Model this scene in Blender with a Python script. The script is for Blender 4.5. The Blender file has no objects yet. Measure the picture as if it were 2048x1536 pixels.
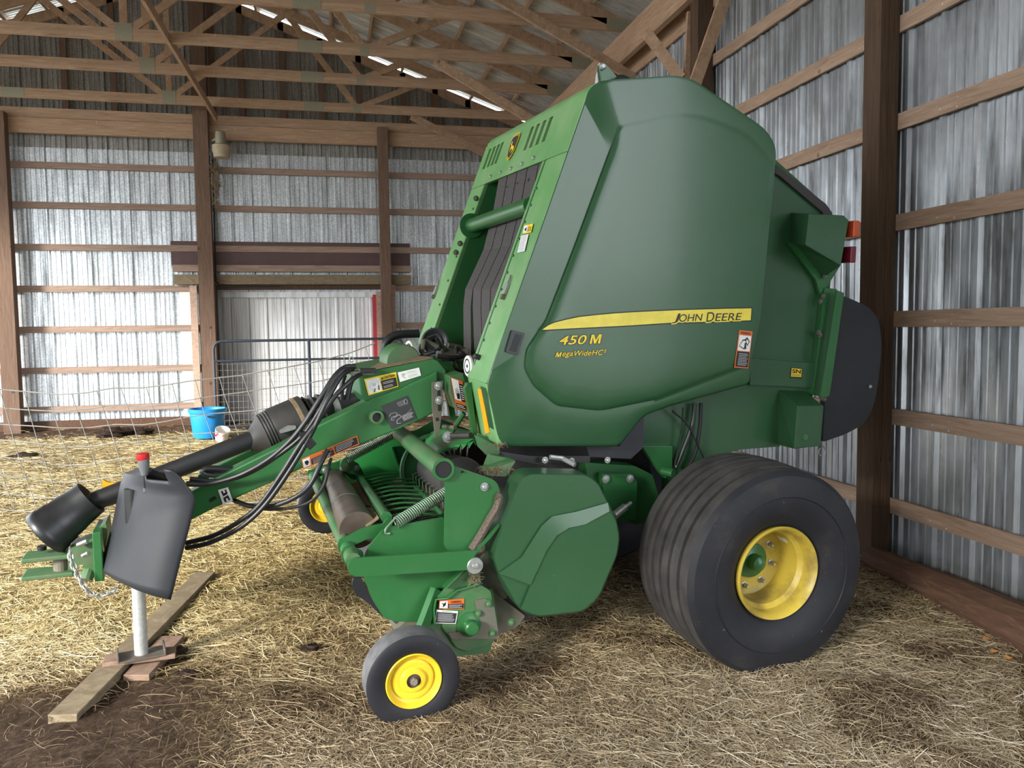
import bpy, bmesh, math, random
import numpy as np
from mathutils import Vector, Matrix
from mathutils.geometry import tessellate_polygon
random.seed(7)
SC = bpy.context.scene
COL = SC.collection
# ------------------------------------------------------------------ camera
F = 1600.0; H = 1.6
YAW, PITCH, ROLL = math.radians(12.77), math.radians(4.01), math.radians(-0.734)
def cam_axes():
    cy, sy, cp, sp = math.cos(YAW), math.sin(YAW), math.cos(PITCH), math.sin(PITCH)
    f = Vector((sy*cp, cy*cp, -sp)); r = Vector((cy, -sy, 0)); u = r.cross(f)
    c, s = math.cos(ROLL), math.sin(ROLL)
    return c*r + s*u, -s*r + c*u, f
CR, CU, CF = cam_axes(); EYE = Vector((0, 0, H))
cd = bpy.data.cameras.new('camera'); cam = bpy.data.objects.new('camera', cd); COL.objects.link(cam)
cd.sensor_fit = 'HORIZONTAL'; cd.sensor_width = 36.0; cd.lens = 36.0*F/2048
cd.clip_start = 0.05; cd.clip_end = 200
cam.matrix_world = Matrix(((CR.x, CU.x, -CF.x, 0), (CR.y, CU.y, -CF.y, 0), (CR.z, CU.z, -CF.z, H), (0, 0, 0, 1)))
SC.camera = cam
def ray(x, y): return CR*((x-1024)/F) - CU*((y-768)/F) + CF
def onX(x, y, X): d = ray(x, y); return EYE + d*(X/d.x)
def onY(x, y, Y): d = ray(x, y); return EYE + d*(Y/d.y)
def onZ(x, y, Z): d = ray(x, y); return EYE + d*((Z-H)/d.z)
# baler frame: L towards the rear, A across and away, U up
_y, _t = math.radians(7.3), math.radians(2.7)
A = Vector((-math.sin(_y)*math.cos(_t), math.cos(_y)*math.cos(_t), math.sin(_t)))
L = Vector((math.cos(_y), math.sin(_y), 0)); U = L.cross(A); O = Vector((.292, 3.195, .173))
def bp(x, y, s):
    d = ray(x, y); return EYE + d*((s-(EYE-O).dot(A))/d.dot(A))
def lus(p): q = Vector(p)-O; return q.dot(L), q.dot(U), q.dot(A)
def fr(l, u, s): return O + L*l + U*u + A*s
# ------------------------------------------------------------------ materials
def sl(c):
    return tuple((x/12.92 if x <= .04045 else ((x+.055)/1.055)**2.4) for x in c)
def hexc(r, g, b): return sl((r/255, g/255, b/255))
class NT:
    def __init__(s, name):
        s.m = bpy.data.materials.new(name); s.m.use_nodes = True
        s.t = s.m.node_tree; s.n = s.t.nodes; s.l = s.t.links
        s.b = s.n['Principled BSDF']
    def add(s, typ, **kw):
        k = s.n.new(typ)
        for a, v in kw.items(): setattr(k, a, v)
        return k
    def link(s, a, b): s.l.new(a, b)
    def noise(s, vec, scale, detail=4, rough=.6, dist=0):
        k = s.add('ShaderNodeTexNoise'); k.inputs['Scale'].default_value = scale
        k.inputs['Detail'].default_value = detail; k.inputs['Roughness'].default_value = rough
        k.inputs['Distortion'].default_value = dist
        if vec is not None: s.link(vec, k.inputs['Vector'])
        return k.outputs['Fac']
    def ramp(s, fac, stops):
        k = s.add('ShaderNodeValToRGB'); e = k.color_ramp.elements
        while len(e) < len(stops): e.new(.5)
        for i, (p, c) in enumerate(stops):
            e[i].position = p; e[i].color = (*c, 1) if len(c) == 3 else c
        s.link(fac, k.inputs['Fac']); return k.outputs['Color']
    def mapping(s, scale=(1, 1, 1), coord='Object'):
        tc = s.add('ShaderNodeTexCoord'); mp = s.add('ShaderNodeMapping')
        mp.inputs['Scale'].default_value = scale; s.link(tc.outputs[coord], mp.inputs['Vector'])
        return mp.outputs['Vector']
    def mix(s, fac, a, b, mode='MIX'):
        k = s.add('ShaderNodeMix', data_type='RGBA', blend_type=mode)
        for val, idx in ((fac, 0), (a, 6), (b, 7)):
            if hasattr(val, 'is_linked'): s.link(val, k.inputs[idx])
            else: k.inputs[idx].default_value = val if idx == 0 else (*val, 1)
        return k.outputs[2]
    def bump(s, h, strength=.3, dist=.01):
        k = s.add('ShaderNodeBump'); k.inputs['Strength'].default_value = strength
        k.inputs['Distance'].default_value = dist; s.link(h, k.inputs['Height'])
        s.link(k.outputs['Normal'], s.b.inputs['Normal'])
    def color(s, c):
        if hasattr(c, 'is_linked'): s.link(c, s.b.inputs['Base Color'])
        else: s.b.inputs['Base Color'].default_value = (*c, 1)
    def set(s, rough=None, metal=None, spec=None, coat=None):
        if rough is not None:
            if hasattr(rough, 'is_linked'): s.link(rough, s.b.inputs['Roughness'])
            else: s.b.inputs['Roughness'].default_value = rough
        if metal is not None: s.b.inputs['Metallic'].default_value = metal
        if spec is not None: s.b.inputs['Specular IOR Level'].default_value = spec
        if coat is not None: s.b.inputs['Coat Weight'].default_value = coat; s.b.inputs['Coat Roughness'].default_value = .12
        return s.m
M = {}
def flat(name, c, rough=.5, metal=0, spec=.5, var=.12, nscale=12):
    t = NT(name); v = t.mapping()
    n = t.noise(v, nscale, 5)
    a = tuple(x*(1-var) for x in c); b = tuple(min(1, x*(1+var)) for x in c)
    t.color(t.ramp(n, [(.3, a), (.7, b)])); M[name] = t.set(rough, metal, spec); return M[name]
def dusty(name, c, dust, rough, lo, hi, fine=True, coat=None, spec=.5):
    # enamel with chaff specks and patches of dust
    t = NT(name); v = t.mapping()
    n = t.noise(v, 3.5, 6, .65); m1 = t.ramp(n, [(lo, (0, 0, 0)), (hi, (1, 1, 1))])
    col = t.mix(m1, c, dust)
    n2 = t.noise(v, 95, 3, .6); m2 = t.ramp(n2, [(.735, (0, 0, 0)), (.76, (1, 1, 1))])
    col = t.mix(m2, col, tuple(min(1, x*1.5+.1) for x in c))
    t.color(col); t.bump(t.noise(v, 5, 2), .05, .01)
    M[name] = t.set(rough, 0, spec, coat); return M[name]
G1 = (.022, .125, .034)
dusty('green_paint', G1, (.045, .15, .055), .36, .5, .85, coat=.15)
dusty('green_shield', (.026, .088, .036), (.034, .098, .044), .30, .45, .8, coat=.15)
dusty('green_bright', (.035, .29, .07), (.06, .3, .09), .36, .5, .85, coat=.2)
dusty('green_dusty', (.035, .15, .045), (.12, .15, .085), .5, .42, .68)
dusty('green_front', (.13, .33, .11), (.24, .40, .19), .45, .38, .72)  # dusty paint; the front's brighter daylight is also put into its colour
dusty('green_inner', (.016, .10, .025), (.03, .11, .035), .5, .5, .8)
dusty('dirty_steel', (.10, .11, .085), (.16, .14, .10), .6, .4, .65)
flat('yellow_paint', hexc(222, 190, 48), .38, 0, .5, .10, 6)
dusty('yellow_rim', (.55, .41, .055), (.20, .14, .055), .42, .47, .68)
def tyre_mat():
    t = NT('tyre_rubber'); v = t.mapping()
    n = t.noise(v, 5, 6, .6); c = t.ramp(n, [(.35, (.012, .013, .017)), (.6, (.019, .019, .023)), (.78, (.045, .039, .032))])
    n2 = t.noise(v, 70, 2); m2 = t.ramp(n2, [(.74, (0, 0, 0)), (.77, (1, 1, 1))])
    t.color(t.mix(m2, c, (.16, .14, .11))); t.bump(t.noise(v, 120, 2), .15, .002); M['tyre'] = t.set(.6, 0, .3)
tyre_mat()
def tread_mat():
    t = NT('tread_rubber'); v = t.mapping()
    n = t.noise(v, 9, 6, .6); c = t.ramp(n, [(.3, (.026, .025, .026)), (.7, (.066, .060, .056))])
    t.color(c); t.bump(t.noise(v, 150, 2), .2, .003); M['tread'] = t.set(.7, 0, .4)
tread_mat()
flat('black_plastic', (.018, .019, .021), .38, 0, .5, .3, 9)
flat('black_rubber', (.025, .027, .032), .5, 0, .4, .15, 5)
flat('black_hose', (.012, .013, .015), .45, 0, .5, .2, 20)
flat('dark_guard', (.035, .033, .03), .55, 0, .4, .3, 8)
flat('steel', (.50, .50, .48), .38, .8, .5, .15, 30)
flat('zinc', (.36, .38, .37), .42, .55, .5, .15, 40)
flat('galv_pipe', (.46, .47, .45), .5, .35, .5, .15, 60)
flat('white', (.78, .78, .76), .5, 0, .5, .05, 20)
flat('black', (.008, .008, .009), .5, 0, .5, .2, 20)
flat('grey_text', (.45, .45, .45), .5)
flat('orange', hexc(214, 105, 40), .5)
flat('yellow_label', hexc(238, 205, 40), .5)
flat('yellow_stripe', hexc(240, 170, 20), .5)
flat('decal_yellow', hexc(228, 210, 70), .4)
flat('red', hexc(190, 35, 40), .4)
flat('lamp_orange', hexc(190, 75, 40), .3)
flat('lamp_red', hexc(105, 25, 40), .3)
flat('blue', hexc(30, 140, 215), .4, 0, .5, .06, 5)
flat('navy_pipe', (.045, .06, .085), .45, .2)
flat('brown_panel', hexc(88, 66, 64), .55, 0, .4, .15, 4)
flat('red_paint', hexc(180, 55, 62), .6)
flat('spring_metal', (.20, .29, .20), .42, .5)
flat('roll_metal', (.13, .10, .08), .35, .5, .5, .35, 8)
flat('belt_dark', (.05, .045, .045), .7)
flat('wire', (.42, .42, .40), .45, .4)
flat('lamp_shade', hexc(170, 155, 130), .6)
flat("chain_rust", (.12, .09, .07), .6, .3, .5, .5, 110)
flat('leaf', hexc(190, 130, 60), .7)
flat('tan_dust', hexc(128, 112, 88), .9, 0, .2, .35, 30)
def belt_mat():
    t = NT('belt'); v = t.mapping((1, 1, 1))
    w = t.add('ShaderNodeTexVoronoi'); w.inputs['Scale'].default_value = 130; t.link(v, w.inputs['Vector'])
    c = t.ramp(w.outputs['Distance'], [(.1, (.105, .09, .085)), (.6, (.035, .032, .032))])
    n = t.noise(v, 4, 4); t.color(t.mix(n, c, (.075, .068, .066))); t.bump(w.outputs['Distance'], .6, .004); M['belt'] = t.set(.7, 0, .35)
belt_mat()
def wood(name, cs, grain=(1, 1, 1), rough=.8, speck=True):
    t = NT(name); v = t.mapping(grain)
    n = t.noise(v, 4, 7, .62, 1.2); c = t.ramp(n, [(.28, cs[0]), (.5, cs[1]), (.72, cs[2])])
    v2 = t.mapping()
    n3 = t.noise(v2, 1.3, 4); c = t.mix(n3, c, cs[1], 'MIX')
    if speck:
        n2 = t.noise(v2, 38, 3, .6); m2 = t.ramp(n2, [(.70, (0, 0, 0)), (.76, (1, 1, 1))])
        c = t.mix(m2, c, tuple(min(1, x*2.2) for x in cs[2]))
    kn = t.add('ShaderNodeTexVoronoi'); kn.inputs['Scale'].default_value = 2.2; t.link(v2, kn.inputs['Vector'])
    mk_ = t.ramp(kn.outputs['Distance'], [(.035, (1, 1, 1)), (.07, (0, 0, 0))])
    c = t.mix(mk_, c, cs[0]); t.color(c); t.bump(n, .25, .004)
    M[name] = t.set(rough, 0, .25)
WC = [hexc(122, 96, 76), hexc(172, 142, 117), hexc(204, 177, 152)]
wood('wood_x', WC, (.6, 9, 9)); wood('wood_y', WC, (9, .6, 9)); wood('wood_z', [hexc(78, 62, 52), hexc(112, 90, 76), hexc(138, 116, 98)], (9, 9, .6))
wood('wood_any', WC, (3, 3, 3))
wood('girt_x', [hexc(104, 82, 70), hexc(152, 130, 116), hexc(186, 164, 150)], (.6, 9, 9))
wood('girt_y', [hexc(112, 90, 74), hexc(164, 138, 118), hexc(198, 174, 152)], (9, .6, 9))
wood('wood_grey', [hexc(84, 74, 58), hexc(128, 114, 92), hexc(165, 150, 125)], (3, 3, 9), speck=False)
wood('wood_pale', [hexc(130, 105, 90), hexc(182, 155, 138), hexc(215, 195, 180)], (4, 4, 9), speck=False)
wood('wood_brown', [hexc(92, 72, 60), hexc(140, 116, 100), hexc(176, 152, 134)], (4, 4, 9), speck=False)
wood('wood_dark', [hexc(58, 46, 36), hexc(84, 66, 52), hexc(110, 90, 72)], (9, 9, .5), speck=False)
wood('wood_log', [hexc(58, 42, 34), hexc(92, 68, 54), hexc(130, 102, 80)], (8, .5, 8), speck=False)
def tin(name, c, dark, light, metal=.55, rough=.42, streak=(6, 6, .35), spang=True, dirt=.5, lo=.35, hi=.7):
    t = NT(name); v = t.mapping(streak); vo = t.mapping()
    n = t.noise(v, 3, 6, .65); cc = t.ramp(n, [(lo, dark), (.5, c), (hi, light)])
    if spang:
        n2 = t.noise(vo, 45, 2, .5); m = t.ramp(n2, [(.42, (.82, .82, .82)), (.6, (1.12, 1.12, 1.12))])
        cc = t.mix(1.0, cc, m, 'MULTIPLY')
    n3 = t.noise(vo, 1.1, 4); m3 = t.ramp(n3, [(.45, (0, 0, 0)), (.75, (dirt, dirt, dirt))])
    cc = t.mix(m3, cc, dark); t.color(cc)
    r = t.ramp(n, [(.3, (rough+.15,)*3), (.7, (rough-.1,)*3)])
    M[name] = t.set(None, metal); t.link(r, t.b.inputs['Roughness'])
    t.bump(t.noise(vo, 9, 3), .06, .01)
tin('tin_back', (.60, .64, .67), (.40, .42, .43), (.80, .83, .85), .72, .40, (5, 5, .3), True, .35)
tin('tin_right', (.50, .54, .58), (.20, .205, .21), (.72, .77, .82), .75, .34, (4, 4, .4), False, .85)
tin('tin_roof', (.56, .56, .54), (.42, .41, .39), (.66, .67, .66), .35, .42, (.3, 4, 4), False, .3)
tin('tin_gable', (.30, .29, .27), (.20, .19, .175), (.40, .39, .37), .4, .5)
tin('tin_door', (.80, .83, .86), (.50, .49, .47), (.88, .90, .92), .15, .4, (5, 5, .3), False, .5, .25, .5)
# ------------------------------------------------------------------ geometry helpers
def V(*a): return Vector(a)
def join(*gs):
    vs, fs = [], []
    for g in gs:
        o = len(vs); vs += list(g[0]); fs += [tuple(i+o for i in f) for f in g[1]]
    return vs, fs
def boxg(x0, x1, y0, y1, z0, z1):
    v = [V(x, y, z) for x in (x0, x1) for y in (y0, y1) for z in (z0, z1)]
    return v, [(0, 1, 3, 2), (4, 6, 7, 5), (0, 4, 5, 1), (2, 3, 7, 6), (0, 2, 6, 4), (1, 5, 7, 3)]
def obox(c, ax, ay, az):      # centre and three half-axis vectors
    v = [c+ax*i+ay*j+az*k for i in (-1, 1) for j in (-1, 1) for k in (-1, 1)]
    return v, [(0, 1, 3, 2), (4, 6, 7, 5), (0, 4, 5, 1), (2, 3, 7, 6), (0, 2, 6, 4), (1, 5, 7, 3)]
def beam(p, q, w, h, up=V(0, 0, 1)):
    p, q = Vector(p), Vector(q); d = (q-p); ln = d.length; d.normalize()
    sd = d.cross(up).normalized(); u2 = sd.cross(d)
    return obox((p+q)/2, d*ln/2, sd*w/2, u2*h/2)
def prism(pts, vec):
    n = len(pts); vs = [Vector(p) for p in pts]+[Vector(p)+vec for p in pts]
    fs = []
    for tri in tessellate_polygon([[Vector(p) for p in pts]]):
        fs.append(tuple(tri)); fs.append(tuple(i+n for i in reversed(tri)))
    for i in range(n):
        j = (i+1) % n; fs.append((i, j, j+n, i+n))
    return vs, fs
def flatpoly(pts):
    return [Vector(p) for p in pts], [tuple(t) for t in tessellate_polygon([[Vector(p) for p in pts]])]
def spline(pts, k=8):
    pts = [Vector(p) for p in pts]; out = []
    P = [pts[0]*2-pts[1]]+pts+[pts[-1]*2-pts[-2]]
    for i in range(1, len(P)-2):
        for j in range(k):
            t = j/k; a, b, c, d = P[i-1], P[i], P[i+1], P[i+2]
            out.append(.5*((2*b)+(c-a)*t+(2*a-5*b+4*c-d)*t*t+(3*b-a-3*c+d)*t**3))
    out.append(pts[-1]); return out
def tube(pts, r, n=10, caps=True, closed=False):
    pts = [Vector(p) for p in pts]; vs, fs = [], []; m = len(pts); prev = None
    rr = r if isinstance(r, (list, tuple)) else [r]*m
    for i, p in enumerate(pts):
        if closed: d = pts[(i+1) % m]-pts[i-1]
        else: d = (pts[min(i+1, m-1)]-pts[max(i-1, 0)])
        d.normalize()
        if prev is None:
            x = d.cross(V(0, 0, 1));
            if x.length < .1: x = d.cross(V(0, 1, 0))
        else: x = prev-d*prev.dot(d)
        x.normalize(); prev = x; y = d.cross(x)
        for k in range(n):
            a = 2*math.pi*k/n; vs.append(p+(x*math.cos(a)+y*math.sin(a))*rr[i])
    for i in range(m if closed else m-1):
        i2 = (i+1) % m
        for k in range(n):
            k2 = (k+1) % n; fs.append((i*n+k, i*n+k2, i2*n+k2, i2*n+k))
    if caps and not closed:
        fs.append(tuple(reversed(range(n)))); fs.append(tuple(range((m-1)*n, m*n)))
    return vs, fs
def lathe(c, ax, prof, n=48, cap=False, ref=None):
    # prof: (radius, height along ax)
    ax = Vector(ax).normalized(); x = (ref or (V(0, 0, 1) if abs(ax.z) < .9 else V(1, 0, 0))); x = x-ax*x.dot(ax); x.normalize(); y = ax.cross(x)
    vs, fs = [], []; m = len(prof)
    for r, h in prof:
        for k in range(n):
            a = 2*math.pi*k/n; vs.append(c+ax*h+(x*math.cos(a)+y*math.sin(a))*r)
    for i in range(m-1):
        for k in range(n):
            k2 = (k+1) % n; fs.append((i*n+k, (i+1)*n+k, (i+1)*n+k2, i*n+k2))
    if cap:
        fs.append(tuple(range(n))); fs.append(tuple(reversed(range((m-1)*n, m*n))))
    return vs, fs
def disc(c, ax, r, t, n=24, bev=.0):
    return lathe(c, ax, [(r*.6, -t-bev), (r, -t), (r, 0)] if bev else [(r, -t), (r, 0)], n, True)
def helix(p, q, R, r, turns, n=8, k=12):
    p, q = Vector(p), Vector(q); d = q-p; ln = d.length; d.normalize(); x = d.cross(V(0, 0, 1)).normalized(); y = d.cross(x)
    N = int(turns*k); return tube([p+d*(ln*i/N)+(x*math.cos(2*math.pi*i/k)+y*math.sin(2*math.pi*i/k))*R for i in range(N+1)], r, n)
ORG = {}
def mkm(name, parts, parent=None, smooth=False, bevel=0, solid=0, kind=None, sharp=35):
    """parts: list of (geom, material name); ONE mesh object"""
    vs, fs, mi, mats = [], [], [], []
    for g, m in parts:
        if m not in mats: mats.append(m)
        o = len(vs); vs += list(g[0]); fs += [tuple(i+o for i in f) for f in g[1]]; mi += [mats.index(m)]*len(g[1])
    a = np.array([tuple(v) for v in vs]); c = (a.min(0)+a.max(0))/2
    me = bpy.data.meshes.new(name); me.from_pydata((a-c).tolist(), [], fs)
    for m in mats: me.materials.append(M[m])
    me.polygons.foreach_set('material_index', mi)
    bm = bmesh.new(); bm.from_mesh(me); bmesh.ops.remove_doubles(bm, verts=bm.verts, dist=1e-5)
    bmesh.ops.recalc_face_normals(bm, faces=bm.faces); bm.to_mesh(me); bm.free()
    if smooth:
        me.polygons.foreach_set('use_smooth', [True]*len(me.polygons))
        try: me.set_sharp_from_angle(angle=math.radians(sharp))
        except Exception: pass
    o = bpy.data.objects.new(name, me); COL.objects.link(o)
    ORG[o.name] = Vector(c)
    if parent is not None:
        o.parent = parent; o.location = Vector(c)-ORG[parent.name]
    else: o.location = c
    if solid:
        md = o.modifiers.new('thickness', 'SOLIDIFY'); md.thickness = solid; md.offset = 0
    if bevel:
        md = o.modifiers.new('bevel', 'BEVEL'); md.width = bevel; md.segments = 2; md.limit_method = 'ANGLE'; md.angle_limit = math.radians(40)
    if kind: o['kind'] = kind
    return o
def mk(name, g, mat, parent=None, **k): return mkm(name, [(g, mat)], parent, **k)
def thing(name, label, cat, loc, group=None):
    o = bpy.data.objects.new(name, None); o.empty_display_size = .1; COL.objects.link(o); o.location = loc
    ORG[o.name] = Vector(loc); o['label'] = label; o['category'] = cat
    if group: o['group'] = group
    return o
def tag(o, label, cat, group=None):
    o['label'] = label; o['category'] = cat
    if group: o['group'] = group
    return o
def copy_tree(o, delta=None):
    c = o.copy(); COL.objects.link(c); ORG[c.name] = ORG[o.name].copy()
    if delta is not None: c.location = o.location+Vector(delta); ORG[c.name] += Vector(delta)
    for ch in list(o.children):
        d = copy_tree(ch); d.parent = c; ORG[d.name] = ORG[d.name]+(Vector(delta) if delta is not None else Vector())
    return c
# text -> flat geometry in unit square coordinates
def text_geom(s, shear=0, bold=0.0):
    cu = bpy.data.curves.new('t', 'FONT'); cu.body = s; cu.shear = shear; cu.offset = bold; cu.size = 1; cu.resolution_u = 6; cu.fill_mode = 'FRONT'
    ob = bpy.data.objects.new('t', cu); COL.objects.link(ob)
    dg = bpy.context.evaluated_depsgraph_get(); me = bpy.data.meshes.new_from_object(ob.evaluated_get(dg))
    vs = [(v.co.x, v.co.y) for v in me.vertices]; fs = [tuple(p.vertices) for p in me.polygons]
    bpy.data.objects.remove(ob); bpy.data.curves.remove(cu); bpy.data.meshes.remove(me)
    xs = [v[0] for v in vs]; ys = [v[1] for v in vs]
    x0, x1, y0, y1 = min(xs), max(xs), min(ys), max(ys)
    return [((x-x0)/(x1-x0), 1-(y-y0)/(y1-y0)) for x, y in vs], fs
M_POLY = [(0, 1), (.10, 0), (.32, 0), (.50, .62), (.74, 0), (1, 0), (.90, 1), (.70, 1), (.78, .28), (.52, 1), (.38, 1), (.24, .30), (.17, 1)]
def glyphs(s, shear, bold):
    if s == 'M': return [tuple(p) for p in M_POLY], [tuple(t) for t in tessellate_polygon([[Vector((x, y, 0)) for x, y in M_POLY]])]
    return text_geom(s, shear, bold)
def quadmap(q, off):
    tl, tr, br, bl = q
    def f(u, v): return (tl*(1-u)+tr*u)*(1-v)+(bl*(1-u)+br*u)*v+off
    return f
def mapped(g2, rect, fn):
    u0, v0, u1, v1 = rect
    return [fn(u0+(u1-u0)*u, v0+(v1-v0)*v) for u, v in g2[0]], g2[1]
def rectg(u0, v0, u1, v1, fn):
    return [fn(u0, v0), fn(u1, v0), fn(u1, v1), fn(u0, v1)], [(0, 1, 2, 3)]
def sticker(name, quad, pieces, nrm, parent, label=None):
    """quad TL,TR,BR,BL in world; pieces: ('r',(u0,v0,u1,v1),mat) / ('t',text,rect,mat,shear,bold) / ('p',pts,mat) / ('l',rect,n,mat)"""
    parts = []
    for i, p in enumerate(pieces):
        fn = quadmap(quad, nrm*(.0012+.0007*i))
        if p[0] == 's':
            for (a, b), (c, d) in zip(p[1][:-1], p[1][1:]):
                q_ = Vector((c-a, d-b)); q_ = Vector((-q_.y, q_.x)).normalized()*p[2]
                parts.append((([fn(a-q_.x, b-q_.y), fn(c-q_.x, d-q_.y), fn(c+q_.x, d+q_.y), fn(a+q_.x, b+q_.y)], [(0, 1, 2, 3)]), p[3]))
            continue
        if p[0] == 'r': parts.append((rectg(*p[1], fn), p[2]))
        elif p[0] == 't': parts.append((mapped(text_geom(p[1], p[4], p[5]), p[2], fn), p[3]))
        elif p[0] == 'p': parts.append((flatpoly([fn(*q) for q in p[1]]), p[2]))
        elif p[0] == 'l':
            u0, v0, u1, v1 = p[1]
            for k in range(p[2]):
                a = v0+(v1-v0)*(k+.25)/p[2]; b = v0+(v1-v0)*(k+.6)/p[2]
                parts.append((rectg(u0, a, u1-(u1-u0)*random.uniform(0, .25), b, fn), p[3]))
    parts = [(( [Vector(v) for v in g[0]], g[1]), m) for g, m in parts]
    o = mkm(name, parts, parent)
    if label: o['label'] = label
    return o
flat('zinc_dull', hexc(150, 145, 125), .5, .3, .5, .12, 50)
# ================================================================== GROUND
def sm(t): t = np.clip(t, 0, 1); return t*t*(3-2*t)
_rs = np.random.RandomState(3)
_K = [(_rs.uniform(-1, 1), _rs.uniform(-1, 1), _rs.uniform(0, 6.28)) for _ in range(40)]
def wav(x, y, s, i0, n):
    r = 0
    for a, b, c in _K[i0:i0+n]:
        r = r+np.sin(x*a*s+y*b*s+c)
    return r/math.sqrt(n)
def gz(x, y):
    x = np.asarray(x, float); y = np.asarray(y, float)
    z = .10*sm((y-3.5)/2.2)*(1-.6*sm((y-8)/5))*sm((3.2-x)/1.5)
    z = z+.012*wav(x, y, 3.2, 0, 6)+.008*wav(x, y, 9, 6, 8)
    z = z+.03*sm((y-12.6)/.9)
    z = z-.03*sm((-.2-x)/.6)*sm((3.5-y)/.6)
    return z-.005
def dirtmask(x, y):          # 1 = bare brown dirt
    d = sm((3.85-y+.25*wav(x, y, 2.2, 3, 6))/.35)*sm((-.30-x+.3*wav(x, y, 1.8, 9, 6))/.5)
    d = np.maximum(d, .75*sm((-3.0-x+.8*wav(x, y, .8, 11, 5)-.25*(y-6)**2)/1.0)*sm((6.5-y)/1))
    d = np.maximum(d, .9*sm((wav(x, y, 5.5, 14, 10)-.95)/.5))
    d = np.maximum(d, .55*sm((wav(x, y, 11, 22, 12)-.35)/.6)*sm((4.6-y)/1.2))
    d = np.maximum(d, sm((y-12.75)/.5))
    return d
NX, NY = 300, 330
tx = np.linspace(0, 1, NX); ty = np.linspace(0, 1, NY)
gx = -9+13.2*tx; gy = -1+15.4*(ty**1.5)
X_, Y_ = np.meshgrid(gx, gy); Z_ = gz(X_, Y_)+_rs.normal(0, .0035, X_.shape)*np.clip(1-Y_/12, .2, 1)+.022*dirtmask(X_, Y_)*np.abs(wav(X_, Y_, 16, 20, 10))*.6
vs = np.stack([X_, Y_, Z_], -1).reshape(-1, 3)
idx = np.arange(NX*NY).reshape(NY, NX)
q = np.stack([idx[:-1, :-1], idx[:-1, 1:], idx[1:, 1:], idx[1:, :-1]], -1).reshape(-1, 4)
me = bpy.data.meshes.new('floor'); me.from_pydata(vs.tolist(), [], q.tolist())
me.polygons.foreach_set('use_smooth', [True]*len(me.polygons))
at = me.color_attributes.new('dirt', 'FLOAT_COLOR', 'POINT')
dm = dirtmask(vs[:, 0], vs[:, 1]); at.data.foreach_set('color', np.stack([dm, dm, dm, np.ones_like(dm)], -1).ravel())
t = NT('dirt_floor'); v = t.mapping()
n = t.noise(v, 26, 12, .8); c1 = t.ramp(n, [(.3, hexc(48, 36, 29)), (.5, hexc(92, 73, 59)), (.72, hexc(140, 117, 97))])
w = t.noise(v, 60, 6, .7); c2 = t.ramp(w, [(.35, hexc(70, 55, 38)), (.5, hexc(136, 112, 78)), (.65, hexc(190, 165, 120))])
ca = t.add('ShaderNodeVertexColor', layer_name='dirt')
t.color(t.mix(ca.outputs['Color'], c2, c1)); t.bump(t.noise(v, 34, 12, .8), 1.0, .05); M['dirt'] = t.set(.95, 0, .15)
me.materials.append(M['dirt'])
floor = bpy.data.objects.new('floor', me); COL.objects.link(floor); floor['kind'] = 'structure'
flat('yard_ground', hexc(175, 172, 160), .95, 0, .1, .1, .3)
yard = mk('trim_1', ([V(-60, -60, -.12), V(60, -60, -.12), V(60, 60, -.12), V(-60, 60, -.12)], [(0, 1, 2, 3)]), 'yard_ground', kind='structure')  # unseen ground outside, added to bounce daylight into the barn
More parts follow.
